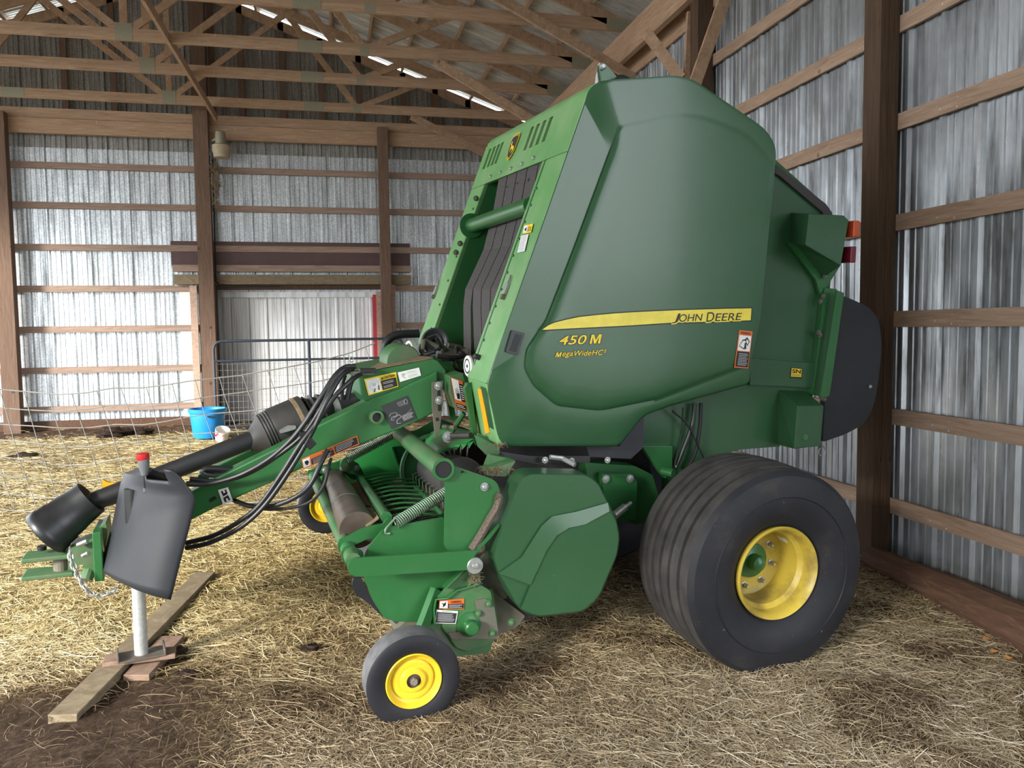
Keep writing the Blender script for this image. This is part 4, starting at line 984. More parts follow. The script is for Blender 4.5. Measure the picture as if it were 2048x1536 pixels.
# side lower wall with the dark corner guard, arm and cylinder
mk('corner_guard', prism(pp([(1170, 890), (1238, 893), (1262, 862), (1288, 830), (1286, 896), (1262, 918), (1180, 914)], .50), A*.02), 'black_rubber', B, bevel=.003)
mk('hull_gusset', prism(pp([(1284, 892), (1345, 892), (1345, 945), (1330, 957), (1320, 946)], .57), A*.03), 'green_paint', B, bevel=.002)
mk('axle_beam', prism(pp([(1170, 925), (1270, 932), (1306, 950), (1320, 1000), (1318, 1040), (1270, 1050), (1180, 1000)], .62), A*.1), 'green_inner', B, bevel=.004)
mk('axle_beam', prism(pp([(1205, 948), (1262, 948), (1275, 965), (1272, 1040), (1225, 1045), (1208, 990)], .55), A*.05), 'green_paint', B, bevel=.004)
for x, y in ((1212, 958), (1260, 957)): bolt(x, y, .545, None, .015)
mkm('cylinder', [(tube([bp(1228, 1032, .42), bp(1250, 1014, .45)], .02, 14), 'steel'), (tube([bp(1246, 1017, .46), bp(1262, 1006, .47)], .012, 12), 'zinc')], B, smooth=True)
mk('pivot_pin', tube([bp(1325, 942, .50), bp(1347, 947, .44)], .022, 14), 'green_paint', B, smooth=True)
mk('axle', tube([fr(1.73, .26, .3), fr(1.73, .26, 2.1)], .06, 16), 'green_inner', B)
mk('axle_support', obox(fr(1.72, .40, .75), L*.09, U*.2, A*.06), 'green_inner', B); mk('axle_support', obox(fr(1.72, .40, 1.65), L*.09, U*.2, A*.06), 'green_inner', B)
for i, pts in enumerate(([(1390, 808), (1384, 850), (1366, 900), (1352, 935)], [(1402, 806), (1400, 850), (1392, 900), (1378, 930)], [(1366, 815), (1362, 870), (1350, 930)], [(1345, 822), (1375, 850), (1400, 900), (1412, 925)])):
    mk('hose', tube(spline([bp(x, y, .56-.006*i) for x, y in pts], 6), .011 if i < 2 else .005, 8), 'black_hose', B, smooth=True)
# dark interior shown under the shield
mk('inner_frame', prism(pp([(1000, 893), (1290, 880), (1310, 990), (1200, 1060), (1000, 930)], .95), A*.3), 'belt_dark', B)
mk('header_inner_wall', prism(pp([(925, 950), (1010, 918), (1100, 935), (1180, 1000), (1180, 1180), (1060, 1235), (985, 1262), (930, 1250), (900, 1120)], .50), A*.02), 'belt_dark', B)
mk('lower_rail', prism(pp([(1000, 903), (1060, 912), (1180, 912), (1180, 925), (1060, 925), (1010, 912)], .40), A*.02), 'black_hose', B)
# hub gear on the shield's underside
for x, y in ((1090, 920), (1143, 922), (1215, 920)): bolt(x, y, .36, None, .011)
mk('tie_rod', tube([bp(1100, 914, .36), bp(1125, 917, .36), bp(1150, 930, .3)], .012, 8), 'zinc', B)
# ---------------------------------------------------------- wheels
def tyre(name, c, R, r, W, grooves, parent, mat2='tyre'):
    """c centre, NA outward"""
    h = W/2; pr = []
    pr += [(r, -h*.72), (r+.03*(R-r)/.25, -h*.86), (r+(R-r)*.35, -h*.99), (r+(R-r)*.62, -h), (R-(R-r)*.12, -h*.93), (R-(R-r)*.04, -h*.84)]
    tread = []
    if grooves:
        xs = np.linspace(-h*.84, h*.84, grooves+2)
        for k, xg in enumerate(xs[1:-1]):
            rr = R-.015*(xg/h)**2*4*R/.5*.5
            tread += [(rr+.002, xg-.035), (rr, xg-.012), (rr-.022, xg-.009), (rr-.022, xg+.009), (rr, xg+.012)]
    side = [(p, -q) for p, q in reversed(pr)]
    g1 = lathe(c, NA, pr, 96); g2 = lathe(c, NA, [pr[-1]]+tread+[side[0]], 96); g3 = lathe(c, NA, side, 96)
    o = mkm(name, [(g1, 'tyre'), (g3, 'tyre'), (g2, mat2)], parent, smooth=True, sharp=30); return o
TCEN = Vector((1.956, 3.200, .472)); TR = .487
wh = TCEN+A*.225
rw = tyre('rear_tyre', wh, TR, .205, .50, 5, B, 'tread'); rw['label'] = 'wide black ribbed rear tyre'
mk('sidewall_ring', lathe(wh, NA, [(.355, .243), (.360, .2535), (.365, .243)], 96), 'tyre', rw, smooth=True)
h0 = .185
rim = mk('rim', lathe(wh, NA, [(.205, h0-.02), (.218, h0+.03), (.213, h0+.042), (.200, h0+.03), (.193, h0), (.190, h0-.03), (.172, h0-.05), (.168, h0-.10), (.168, h0-.17), (.160, h0-.175), (.085, h0-.175), (.085, h0-.19)], 72), 'yellow_rim', rw, smooth=True)
rim['label'] = 'deep dished yellow rim'
hub = mk('hub', lathe(wh, NA, [(.0, h0-.085), (.02, h0-.088), (.034, h0-.10), (.038, h0-.118), (.038, h0-.15), (.055, h0-.155), (.083, h0-.16), (.086, h0-.18)], 36), 'green_paint', rw, smooth=True)
hx = U
for k in range(8):
    a = 2*math.pi*(k+.3)/8; p = wh+NA*(h0-.175)+(U*math.cos(a)+L*math.sin(a))*.125
    mk('lug_nut', lathe(p, NA, [(.018, 0), (.018, .003), (.012, .004), (.012, .02), (.006, .03)], 6, True), 'steel', rim)
a = .9; p = wh+NA*(h0-.11)+(U*math.cos(a)+L*math.sin(a))*.167
e1 = U*math.cos(a)+L*math.sin(a); e2 = (L*math.cos(a)-U*math.sin(a))
mk('rim_sticker', obox(p-e1*.0, NA*.028, e2*.014, e1*.001), 'white', rim)
# far rear wheel
w2 = wh+A*1.66
rw2 = tyre('rear_tyre', w2, TR, .205, .50, 5, B, 'tread'); rw2['label'] = 'far rear tyre, hidden behind the near one'
mk('rim', lathe(w2, A, [(.205, .17), (.213, .2), (.19, .15), (.168, .08), (.085, .0)], 48), 'yellow_rim', rw2, smooth=True)
# gauge wheels
GC = Vector((.292, 3.195, .173))
def gauge(c, lab, out=NA):
    R, W = .198, .125
    g = tyre('gauge_tyre', c, R, .112, W, 0, B, 'tyre_worn'); g['label'] = lab
    h = .045
    rm = mk('rim', lathe(c, out, [(.110, h-.02), (.117, h+.008), (.113, h+.013), (.106, h+.003), (.100, h-.012), (.088, h-.018), (.084, h-.008), (.074, h-.004), (.056, h-.008), (.052, h-.002), (.048, h+.004), (.040, h+.006), (.030, h+.006), (.029, h-.004)], 56), 'yellow_paint', g, smooth=True)
    mk('hub', lathe(c, out, [(0, h-.002), (.0285, h-.002), (.0285, h+.004)], 24), 'brown_panel', g)
    mk('axle_bolt', lathe(c, out, [(.0, h+.018), (.014, h+.018), (.016, h+.012), (.016, h+.0)], 6), 'steel', g)
    return g
gauge(GC+A*.03, 'near gauge wheel tyre')
fc = bp(652, 1008, 2.50); gauge(fc, 'far gauge wheel tyre', NA)
flat('foot_rust', (.13, .11, .09), .7, .2, .4, .3, 20); flat('zinc_dark', (.16, .17, .18), .5, .2)
# ---------------------------------------------------------- pickup header
Z1 = lambda x, y: (680+x/5.12, 880+y/5.12)
Z6 = lambda x, y: (560+x/5.12, 850+y/5.12)
Z5 = lambda x, y: (560+x/2.1946, 650+y/2.1946)
Z3 = lambda x, y: (680+x/5.12, 660+y/5.12)
def zz(f, pts): return [f(x, y) for x, y in pts]
# drive shield
HO = rounded(zz(Z5, [(1085, 650), (1350, 655), (1395, 690), (1475, 845), (1493, 930), (1482, 1010), (1400, 1200), (1330, 1262), (1130, 1285), (1050, 1250), (952, 1080), (934, 1020), (948, 960), (1045, 690)]), [18, 14, 14, 16, 16, 20, 20, 16, 20, 16, 16, 14, 14, 14])
HI = rounded(zz(Z5, [(1130, 870), (1180, 850), (1300, 830), (1440, 780), (1480, 860), (1330, 885), (1260, 895), (1200, 930), (1160, 1000), (1050, 1215), (965, 1060), (1000, 1000)]), 3)
ds = shell(HO, zz(Z5, [(1120, 700), (1330, 700), (1380, 780), (1440, 900), (1440, 1000), (1350, 1180), (1150, 1230), (1080, 1190), (985, 1050), (1000, 980)]), Z5(1220, 960), .10, .15, .03, 0.0, [(.97, .6), (.9, 1), (.5, 1)], 200)
dsh = mk('drive_shield', ds, 'green_shield', B, smooth=True, sharp=50); dsh['label'] = 'hexagonal moulded green drive shield'
# stepped crease moulding: a raised lower field
st = rounded(zz(Z5, [(1446, 818), (1474, 862), (1486, 930), (1476, 1010), (1396, 1195), (1328, 1254), (1130, 1277), (1058, 1244), (1100, 1140), (1170, 990), (1215, 925), (1270, 890), (1340, 875)]), [2, 8, 10, 12, 14, 12, 14, 4, 10, 10, 10, 10, 10])
fld = pp(st, .082); bk = [bp(x+(-10 if True else 0), y-8, .0885) for x, y in st]
n = len(st); c_ = bp(*Z5(1280, 1080), .0835)
inn = [p.lerp(c_, .04) for p in fld]
outr = []
for i, (x, y) in enumerate(st):
    # the upper-left side of the field ramps widely, the rest meets the cover
    up_ = i >= 7*6+0 or y < Z5(0, 880)[1]
    outr.append(bp(x, y, .0895))
ramp_pts = zz(Z5, [(1440, 780), (1300, 820), (1195, 840), (1150, 880), (1060, 1020), (960, 1090), (1058, 1244), (1100, 1140), (1170, 990), (1215, 925), (1270, 890), (1340, 875), (1446, 818)])
rv_ = pp(ramp_pts[:7], .0885)+pp(ramp_pts[7:], .078)
strip_ = ([bp(*p, .0885) for p in ramp_pts[:6]]+[bp(*p, .076) for p in [ramp_pts[12], ramp_pts[11], ramp_pts[10], ramp_pts[9], ramp_pts[8], ramp_pts[7]]], [(i, i+1, i+7, i+6) for i in range(5)])
mk('moulded_field', (fld+outr+[c_], [(i, (i+1) % n, n+(i+1) % n, n+i) for i in range(n)]+[(i, (i+1) % n, 2*n) for i in range(n)]), 'green_shield', dsh, smooth=True, sharp=25)
mk('moulded_ramp', strip_, 'green_shield', dsh, smooth=True, sharp=50)
# arm plate with tube hole
arm = plate('arm_plate', rounded(zz(Z1, [(1000, 245), (1060, 222), (1110, 250), (1250, 295), (1560, 400), (1610, 440), (1650, 560), (1380, 1110), (1330, 1130), (1110, 1135), (1070, 1090), (1080, 480), (1070, 410), (985, 330)]), [8, 8, 8, 4, 4, 6, 4, 6, 4, 8, 8, 4, 8, 8], 5), .17, .014, 'green_paint', B, bevel=.002)
for x, y in ((1478, 478),): bolt(*Z1(x, y), .168, None, .013)
bolt(*Z1(1255, 325), .168, None, .004, 'black')
ta = bp(*Z1(1058, 302), .15); tb_ = bp(801, 868, 1.30)
mkm('lift_tube', [(tube([ta, tb_], .043, 24, caps=False), 'green_dusty'), (tube([ta+(tb_-ta)*.002, ta+(tb_-ta)*.15], .036, 24, caps=True), 'black'), (lathe(ta, NA, [(.036, .003), (.048, .003), (.05, 0), (.043, -.01)], 32), 'green_paint')], B, smooth=True)['label'] = 'dusty open-ended lift tube'
# big round header side sheet
hs = plate('header_side', rounded(zz(Z1, [(250, 1190), (300, 1090), (430, 930), (560, 880), (1070, 790), (1100, 1120), (1350, 1130), (1310, 1330), (1100, 1560), (960, 1700), (930, 2000), (900, 2120)])+[(846, 1244), (790, 1243), (768, 1236), (745, 1200), (730, 1162), (724, 1130)], 5), .24, .012, 'green_paint', B, bevel=.002)
dsx = plate('header_rear_plate', rounded(zz(Z1, [(1310, 1330), (1430, 1330), (1460, 1560), (1560, 1520), (1620, 1880), (1530, 2180), (1180, 2220), (900, 2100), (940, 1640), (1050, 1560), (1130, 1460)]), 6), .20, .014, 'green_dusty', B)
Z2 = lambda x, y: (680+x/5.12, 1080+y/5.12)
plate('gear_plate', rounded(zz(Z2, [(1060, 690), (1130, 560), (1290, 500), (1440, 460), (1540, 520), (1625, 960), (1540, 1060), (1300, 1140), (1190, 1100), (1050, 900)]), 5), .185, .012, 'green_dusty', B)
plate('gear_plate', rounded(zz(Z2, [(1380, 620), (1500, 600), (1580, 680), (1630, 1010), (1150, 1020), (1100, 950), (1300, 940), (1420, 800)]), 4), .178, .01, 'dirty_steel', B)
mkm('gear_cap', [(lathe(bp(*Z2(1325, 870), .185), NA, [(.06, 0), (.06, .006), (.045, .008), (.032, .012), (.032, .045), (.026, .052), (0, .054)], 32), 'green_paint')], B, smooth=True)
for x, y in ((1520, 650), (1415, 750), (1560, 955), (1755, 840)): bolt(*Z2(x, y), .176, None, .012, 'green_dusty')
plate('lower_rail_plate', rounded(zz(Z2, [(1420, 520), (1560, 520), (1900, 780), (1800, 900), (1640, 960), (1520, 1100), (1540, 700)]), 4), .25, .02, 'dirty_steel', B)
plate('lower_rail_plate', rounded(zz(Z2, [(1430, 300), (1560, 420), (1900, 720), (1960, 800), (1650, 800), (1560, 560)]), 3), .27, .02, 'belt_dark', B)
# folded brackets
def folded(pts_o, pts_i, s, s2, name='bracket', mat='green_paint'):
    a = pp(pts_o, s); b = pp(pts_i, s2); n = len(a); return mk(name, (a+b, [(i, i+1, n+i+1, n+i) for i in range(n-1)]), mat, B, solid=.006)
folded(zz(Z2, [(1270, 310), (1080, 500)]), zz(Z2, [(1180, 310), (1040, 470)]), .16, .26)
folded(zz(Z2, [(1430, 450), (1200, 520), (1100, 600), (985, 610), (965, 700), (975, 860)]), zz(Z2, [(1400, 430), (1180, 480), (1050, 570), (945, 620), (925, 700), (915, 850)]), .17, .24)
sq = [Z2(1018, 615), Z2(1270, 600), Z2(1268, 710), (877.5+.5, 1217.5)]; wsticker('warning_sticker', [Z2(1015, 618), Z2(1270, 600), Z2(1268, 708), Z2(1012, 702)], .182, 'small', dsx)
wsticker('notice_sticker', [Z2(990, 712), Z2(1208, 728), Z2(1185, 856), Z2(972, 852)], .182, 'grey', dsx)
# crop guard arm along the side
ga = plate('guard_arm', rounded(zz(Z1, [(90, 1250), (170, 1210), (240, 1205), (1420, 1130), (1380, 1180), (1335, 1330), (1300, 1332), (170, 1402), (95, 1370), (75, 1310)]), [6, 6, 4, 2, 4, 2, 2, 8, 8, 8], 5), .10, .012, 'green_paint', B)
mkm('washer_bolt', [(lathe(bp(*Z1(1382, 1288), .10), NA, [(0, .006), (.033, .006), (.036, .003), (.036, -.01)], 28), 'zinc'), (lathe(bp(*Z1(1382, 1288), .094), NA, [(.014, 0), (.012, .012), (.0, .014)], 8), 'steel')], B, smooth=True)
# springs
def spring(p, q, R, turns, hook=True):
    o = mk('spring', helix(p, q, R, .0033, turns, 6, 12), 'spring_metal', B, smooth=True); d = (p-q).normalized()
    if hook: mk('hook', tube(spline([p+U*R, p+d*.02+U*R*.6, p+d*.05, p+d*.05-U*.02, p+d*.03-U*.03], 4), .005, 6), 'spring_metal', o)
spring(bp(*Z1(570, 850), .24), bp(*Z1(1120, 520), .30), .024, 28)
spring(bp(*Z6(690, 350), 1.75), bp(*Z6(1180, 90), 1.80), .024, 30, False)
hr = [(1350, 1120), (1450, 960), (1540, 800), (1610, 680), (1630, 590), (1600, 570)]
mk('roller_chain', tube(spline([bp(*Z1(x, y), .155+.001*i) for i, (x, y) in enumerate(hr)], 8), .019, 8), 'chain_rust', B, smooth=False)
mk('crescent_strap', prism(pp(rounded(zz(Z1, [(1330, 1250), (1340, 1180), (1420, 1080), (1520, 980), (1640, 860), (1640, 880), (1540, 1010), (1440, 1110), (1390, 1180), (1370, 1230)]), 4), .14), A*.02), 'green_paint', B, bevel=.002)
# compressor arms, cross bars and roller
for s, pts in ((.30, [(590, 1225), (600, 1185), (680, 1150), (850, 1060), (950, 1030), (1060, 1015), (1080, 975), (1120, 945), (1150, 960), (1150, 1040), (1060, 1110), (1000, 1160), (900, 1165), (740, 1240), (720, 1290), (640, 1320), (600, 1290)]),):
    plate('compressor_arm', rounded(zz(Z6, pts), 4), s, .014, 'green_paint', B)
plate('compressor_arm', rounded(zz(Z6, [(280, 470), (340, 455), (450, 410), (560, 385), (640, 370), (660, 345), (740, 370), (800, 390), (860, 500), (850, 560), (740, 560), (660, 500), (520, 490), (420, 520), (330, 590), (290, 560)]), 4), 1.86, .014, 'green_paint', B)
plate('arm_end', rounded(zz(Z6, [(625, 1300), (650, 1260), (720, 1245), (850, 1290), (860, 1360), (790, 1380), (690, 1440), (640, 1400)]), 5), .20, .012, 'green_paint', B)
q0 = bp(*Z6(752, 1392), .113); q1 = bp(*Z6(340, 520), 1.88)
mk('guard_bar', tube([q0.lerp(q1, .004), q1], .031, 20), 'green_dusty', B, smooth=True)
q0 = bp(*Z6(1090, 945), .34); q1 = bp(*Z6(820, 548), 1.86)
wg = mk('windguard_tube', tube([q0, q1], .025, 18), 'green_paint', B, smooth=True)
def on_line(t, du=0, dl=0): return q0.lerp(q1, t)+U*du+L*dl
sh = [on_line(0.02, -.01, -.03), on_line(.98, -.01, -.03), on_line(.98, -.045, -.085), on_line(.02, -.045, -.085)]
mk('windguard_shelf', prism(sh, U*.006), 'tan_dust', B)
rods = 11
r0 = [on_line(.02+.96*i/(rods-1), 0, .02) for i in range(rods)]
e0, e1_ = bp(*Z6(1700, 935), .36), bp(*Z6(1300, 485), 1.80)
mk('rod_bar', tube([bp(*Z6(1670, 925), .36), bp(*Z6(1390, 640), 1.3)], .012, 10), 'green_paint', B)
for i in range(rods):
    b = e0.lerp(e1_, (i/(rods-1))**1.0)
    mk('windguard_rod', tube(spline([r0[i], r0[i].lerp(b, .4)+U*.015, b], 5), .0055, 7), 'green_paint', B, smooth=True)
for i in range(26):
    t = .03+.94*i/25; b = on_line(t, -.02, .12)
    mk('pickup_tine', tube(spline([b+L*.18-U*.07, b+L*.05-U*.07, b+L*0-U*.05, b+L*.05-U*.02, b+L*.16-U*.015], 4), .0032, 6), 'dark_guard', B, smooth=True)
for i in range(12):
    t = .05+.9*i/11; b = on_line(t, -.08, .30); mk('pickup_tine', tube([b, b+U*.12-L*.01, b+U*.13+L*.02], .003, 6), 'spring_metal', B)
# lower pickup drum and stripper bands
mk('pickup_drum', tube([fr(.10, .22, .30), fr(.10, .22, 2.05)], .15, 28), 'belt_dark', B, smooth=True)
mk('pickup_floor', prism([fr(-.02, .10, .26), fr(.50, .18, .26), fr(.62, .45, .26), fr(.40, .40, .26)], A*1.8), 'dirty_steel', B)
# compressor roller with seams
ra0, ra1 = bp(*Z6(800, 1075), .42), bp(*Z6(555, 590), 1.84)
cr_ = mk('compressor_roller', tube([ra0, ra1], .082, 36), 'roll_metal', B, smooth=True)
for t in (.35, .68): mk('weld_seam', tube([ra0.lerp(ra1, t), ra0.lerp(ra1, t+.004)], .0835, 36), 'zinc_dull', cr_)
for x, y in ((830, 1130), ): bolt(*Z6(x, y), .355, None, .014, 'green_paint')
for x, y in ((690, 400), ): mkm('spring_eye', [(lathe(bp(*Z6(x, y), 1.82), NA, [(.045, 0), (.045, .02), (.02, .025), (.0, .03)], 20), 'green_dusty')], B)
for x, y in ((460, 460), (785, 440), (640, 440)): bolt(*Z6(x, y), 1.85, None, .014, 'zinc')
mk('mesh_screen', join(*[tube([bp(*Z6(860+i*24, 830+i*36), .8-.05*i), bp(*Z6(960+i*14, 830+i*42), .7-.05*i)], .004, 4) for i in range(6)]), 'dark_guard', B)
# far header sheets
fs1 = plate('far_side_sheet', rounded(zz(Z6, [(330, 560), (420, 430), (700, 330), (1040, 190), (1200, 110), (1500, 60), (1560, 300), (1390, 530), (1380, 560), (1240, 590), (900, 720), (860, 780), (840, 1000), (700, 1000)]), 6), 1.98, .014, 'green_bright', B)
plate('far_side_panel', rounded(zz(Z6, [(1150, 225), (1250, 215), (1310, 290), (1320, 450), (1370, 540), (1260, 570)]), 4), 1.90, .012, 'green_paint', B)
mk('panel_rib', prism(pp(zz(Z6, [(1140, 228), (1158, 222), (1265, 560), (1250, 568)]), 1.885), A*.02), 'green_bright', B)
for x, y in ((1325, 292), (1332, 378)): bolt(*Z6(x, y), 1.88, None, .016)
mk('auger_wall', prism(pp(rounded(zz(Z3, [(780, 1030), (1000, 900), (1400, 1050), (1560, 1290), (1500, 1500), (1100, 1560), (800, 1500), (700, 1300), (600, 1050)]), 8), 1.75), A*.01), 'green_inner', B)
# rotor with end discs
rc0, rc1 = bp(925, 960, .55), bp(868, 935, 1.60)
rcd = (rc1-rc0).normalized()
mk('rotor', tube([rc0, rc1], .11, 28), 'belt_dark', B, smooth=True)
mk('rotor_disc', lathe(rc1, -A, [(0, .01), (.19, .01), (.20, 0)], 40), 'green_inner', B)
mk('rotor_ring', lathe(rc1-A*.03, -A, [(.20, .01), (.215, .01), (.22, 0)], 48), 'green_dusty', B)
# curved hood with toothed edge
hood0 = [(830, 1180), (850, 1010), (920, 900), (1000, 870)]
def hoodrow(x, y, x2, y2): return bp(*Z3(x, y), 1.60), bp(*Z3(x2, y2), .95)
rows = [hoodrow(860, 1180, 975, 1270), hoodrow(880, 1110, 1100, 1225), hoodrow(940, 1050, 1260, 1180), hoodrow(1010, 1020, 1380, 1110), hoodrow(1080, 990, 1400, 1040)]
vs = []; 
for a_, b_ in rows: vs += [a_.lerp(b_, t/14) for t in range(15)]
fs = [(r*15+k, r*15+k+1, (r+1)*15+k+1, (r+1)*15+k) for r in range(4) for k in range(14)]
hd = mk('feed_hood', (vs, fs), 'green_bright', B, smooth=True, solid=.008); hd['label'] = 'bright green curved feed hood'
ed = [(960, 1260), (1040, 1215), (1110, 1200), (1170, 1180), (1240, 1170), (1310, 1160), (1370, 1140)]
for i in range(6):
    a_ = bp(*Z3(*ed[i]), 1.02-.02*i); b_ = bp(*Z3(*ed[i+1]), 1.0-.02*i)
    mk('hood_tooth', prism([a_, b_, a_.lerp(b_, .15)-U*.03], A*.01), 'green_bright', hd)
tn = [[(990, 1270), (1050, 1360)], [(1045, 1240), (1100, 1300), (1150, 1370)], [(1110, 1215), (1140, 1290), (1190, 1390)], [(1170, 1200), (1180, 1290), (1235, 1340), (1230, 1400)], [(1240, 1190), (1235, 1290), (1250, 1330), (1235, 1400)], [(1310, 1190), (1300, 1290), (1290, 1340), (1270, 1400)]]
for i, t_ in enumerate(tn): mk('stripper_finger', tube(spline([bp(*Z3(x, y), .98-.03*i) for x, y in t_], 6), .0045, 6), 'dirty_steel', B, smooth=True)
for i in range(7):
    mk('stripper_finger', tube(spline([bp(*Z3(1290+i*32, 1430+i*8), .7), bp(*Z3(1310+i*34, 1390+i*6), .7), bp(*Z3(1350+i*34, 1360+i*8), .7)], 5), .003, 6), 'dirty_steel', B, smooth=True)
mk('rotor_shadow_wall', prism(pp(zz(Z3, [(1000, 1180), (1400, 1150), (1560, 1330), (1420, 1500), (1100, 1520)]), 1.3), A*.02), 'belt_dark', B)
# linkage ahead of the chamber
mk('link_bar', prism(pp(rounded(zz(Z3, [(1030, 350), (1100, 370), (1190, 900), (1160, 940), (1130, 900)]), 3), .93), A*.03), 'green_paint', B, bevel=.002)
lk = mk('hanger_strap', prism(pp(rounded(zz(Z3, [(943, 535), (1058, 520), (1055, 760), (1010, 1100), (975, 1100), (945, 780)]), 3), .80), A*.012), 'dirty_steel', B, bevel=.001)
for x, y in ((1003, 572), (1012, 718)): bolt(*Z3(x, y), .795, lk, .014)
for x, y in ((1012, 655), (1018, 800), (995, 915)): mk('slot', prism(pp(rounded(zz(Z3, [(x-14, y-35 if y < 900 else y-18), (x+14, y-35 if y < 900 else y-18), (x+14, y+30 if y < 900 else y+18), (x-14, y+30 if y < 900 else y+18)]), 2), .797), A*.002), 'black', lk)
mk('frame_upright', prism(pp(zz(Z3, [(1120, 470), (1260, 440), (1290, 560), (1340, 860), (1190, 810), (1130, 640)]), .78), A*.14), 'green_dusty', B, bevel=.003)
wsticker('warning_sticker', [Z3(1130, 480), Z3(1255, 525), Z3(1300, 835), Z3(1190, 800)], .776, 'pack', B)
mk('column_leg', prism(pp(zz(Z3, [(1310, 540), (1345, 560), (1420, 1150), (1375, 1120), (1280, 600)]), .66), A*.04), 'green_paint', B, bevel=.003)
mk('link_rod', tube([bp(*Z3(1270, 850), .8), bp(*Z3(1140, 1050), .85)], .014, 8), 'green_paint', B)
mk('link_rod', tube([bp(*Z3(1120, 1085), .75), bp(*Z3(1340, 1080), .62)], .016, 10), 'dark_guard', B)
mk('link_rod', tube([bp(*Z3(1060, 990), .9), bp(*Z3(1180, 1000), .8)], .012, 8), 'dirty_steel', B)
bolt(*Z3(1105, 1095), .74, None, .02)
mk('cam_plate', prism(pp(rounded(zz(Z3, [(1410, 1050), (1600, 1150), (1620, 1240), (1540, 1290), (1480, 1260), (1420, 1180)]), 6), .56), A*.02), 'green_dusty', B)
mk('rear_gusset', prism(pp(rounded(zz(Z3, [(1550, 1280), (1800, 1330), (1640, 1440), (1480, 1460)]), 3), .34), A*.05), 'green_dusty', B)
mk('rear_gusset', prism(pp(rounded(zz(Z3, [(1480, 1450), (1800, 1340), (1700, 1500), (1500, 1490)]), 3), .26), A*.1), 'green_dusty', B)
# hay wisps
r_ = np.random.RandomState(4); parts = []
for (cx, cy, s, n_, sp_) in ((1560, 1440, .25, 50, 90), (1620, 1180, .4, 24, 50), (900, 700-0, .0, 0, 0)):
    for i in range(n_):
        p = bp(*Z3(cx+r_.normal(0, sp_), cy+r_.normal(0, sp_*.18)), s); d = V(*r_.normal(0, 1, 3)).normalized()*.018; parts.append(tube([p-d, p+d*.2+U*.006, p+d], .0011, 3))
for i in range(60):
    p = bp(*Z2(1370+r_.normal(0, 30), 390+r_.normal(0, 50)), .17); d = V(*r_.normal(0, 1, 3)).normalized()*.02; parts.append(tube([p-d, p+U*.006, p+d], .0011, 3))
o = mk('hay_wisps', join(*parts), 'tan_dust', B); o['kind'] = 'stuff'
# front lower wheel arc (dark) and gauge wheel strut
mk('cam_track', prism(pp(rounded([(706, 1158), (722, 1155), (745, 1200), (768, 1236), (735, 1205), (712, 1190), (704, 1172)], 4), .50), A*.02), 'black_rubber', B)
mk('wheel_strut', tube([GC+A*.0, GC+A*.10], .018, 12), 'dirty_steel', B)
mk('wheel_strut', beam(GC+A*.105, fr(.16, .28, .22), .03, .05), 'green_paint', B)
mk('wheel_strut', beam(fc-A*.08, fr(.1, .35, 2.2), .03, .05), 'green_paint', B); mk('wheel_strut', tube([fc, fc-A*.1], .018, 12), 'dirty_steel', B)
# ---------------------------------------------------------- tongue
Z9 = lambda x, y: (400+x/5.12, 700+y/5.12)
def sec(x, yt, yb, s, w=.11):
    a, b = bp(x, yt, s), bp(x, yb, s); return [a, b, b+A*w, a+A*w]
def loft(secs):
    n = len(secs[0]); vs = [p for s_ in secs for p in s_]; fs = [tuple(range(n)), tuple(reversed(range(len(vs)-n, len(vs))))]
    for i in range(len(secs)-1):
        for k in range(n): k2 = (k+1) % n; fs.append((i*n+k, i*n+k2, (i+1)*n+k2, (i+1)*n+k))
    return vs, fs
tg = mk('tongue_beam', loft([sec(372, 990, 1046, 1.09, .09), sec(430, 957, 1016, 1.07, .1), sec(560, 893, 957, 1.02), sec(640, 849, 921, .985), sec(745, 798, 880, .93), sec(800, 778, 858, .90), sec(845, 757, 838, .875), sec(875, 742, 822, .86)]), 'green_paint', B, bevel=.008)
tg['label'] = 'near beam of the drawbar'
mk('tongue_beam', loft([sec(395, 952, 985, 1.34, .09), sec(500, 900, 940, 1.42), sec(640, 825, 880, 1.55), sec(760, 770, 830, 1.62)]), 'green_paint', B, bevel=.006)
# gear box housing over the beam
tf = pp([(704, 742), (732, 735), (878, 716), (893, 745), (893, 765), (868, 795), (745, 812), (735, 800)], .93)
def hs_(x): return .975-.0005*(x-716)
hb = mk('tongue_housing', prism([bp(x, y, hs_(x)) for x, y in ((716, 748), (866, 718), (876, 722), (893, 742), (884, 790), (800, 812), (735, 812), (722, 790))], A*.5), 'green_paint', B, bevel=.006); hb['label'] = 'dusty gear housing at the top of the drawbar'
mk('dust_layer', prism([bp(x, y, s) for x, y, s in ((730, 743, .98), (866, 716.5, .92), (860, 711, 1.2), (800, 708, 1.35), (765, 722, 1.3))], U*.003), 'tan_dust', hb)
mk('guide_saddle', lathe(bp(800, 722, 1.18), A, [(.09, -.1), (.095, -.09), (.095, .09), (.09, .1)], 24, True), 'green_dusty', B, smooth=True)
wsticker('caution_sticker', [(728, 758), (792, 744), (797, 773), (737, 791)], hs_, 'caution', hb, NA)
wsticker('info_sticker', [(795, 745), (838, 735), (842, 751), (800, 764)], hs_, 'info', hb, NA)
def onbeam(x, y):
    s_ = float(np.interp(x, [372, 430, 560, 640, 745, 800, 845, 875], [1.09, 1.07, 1.02, .985, .93, .90, .875, .86])); return bp(x, y, s_-.004)
q = [onbeam(*p) for p in ((762, 812), (815, 791), (833, 836), (783, 858))]
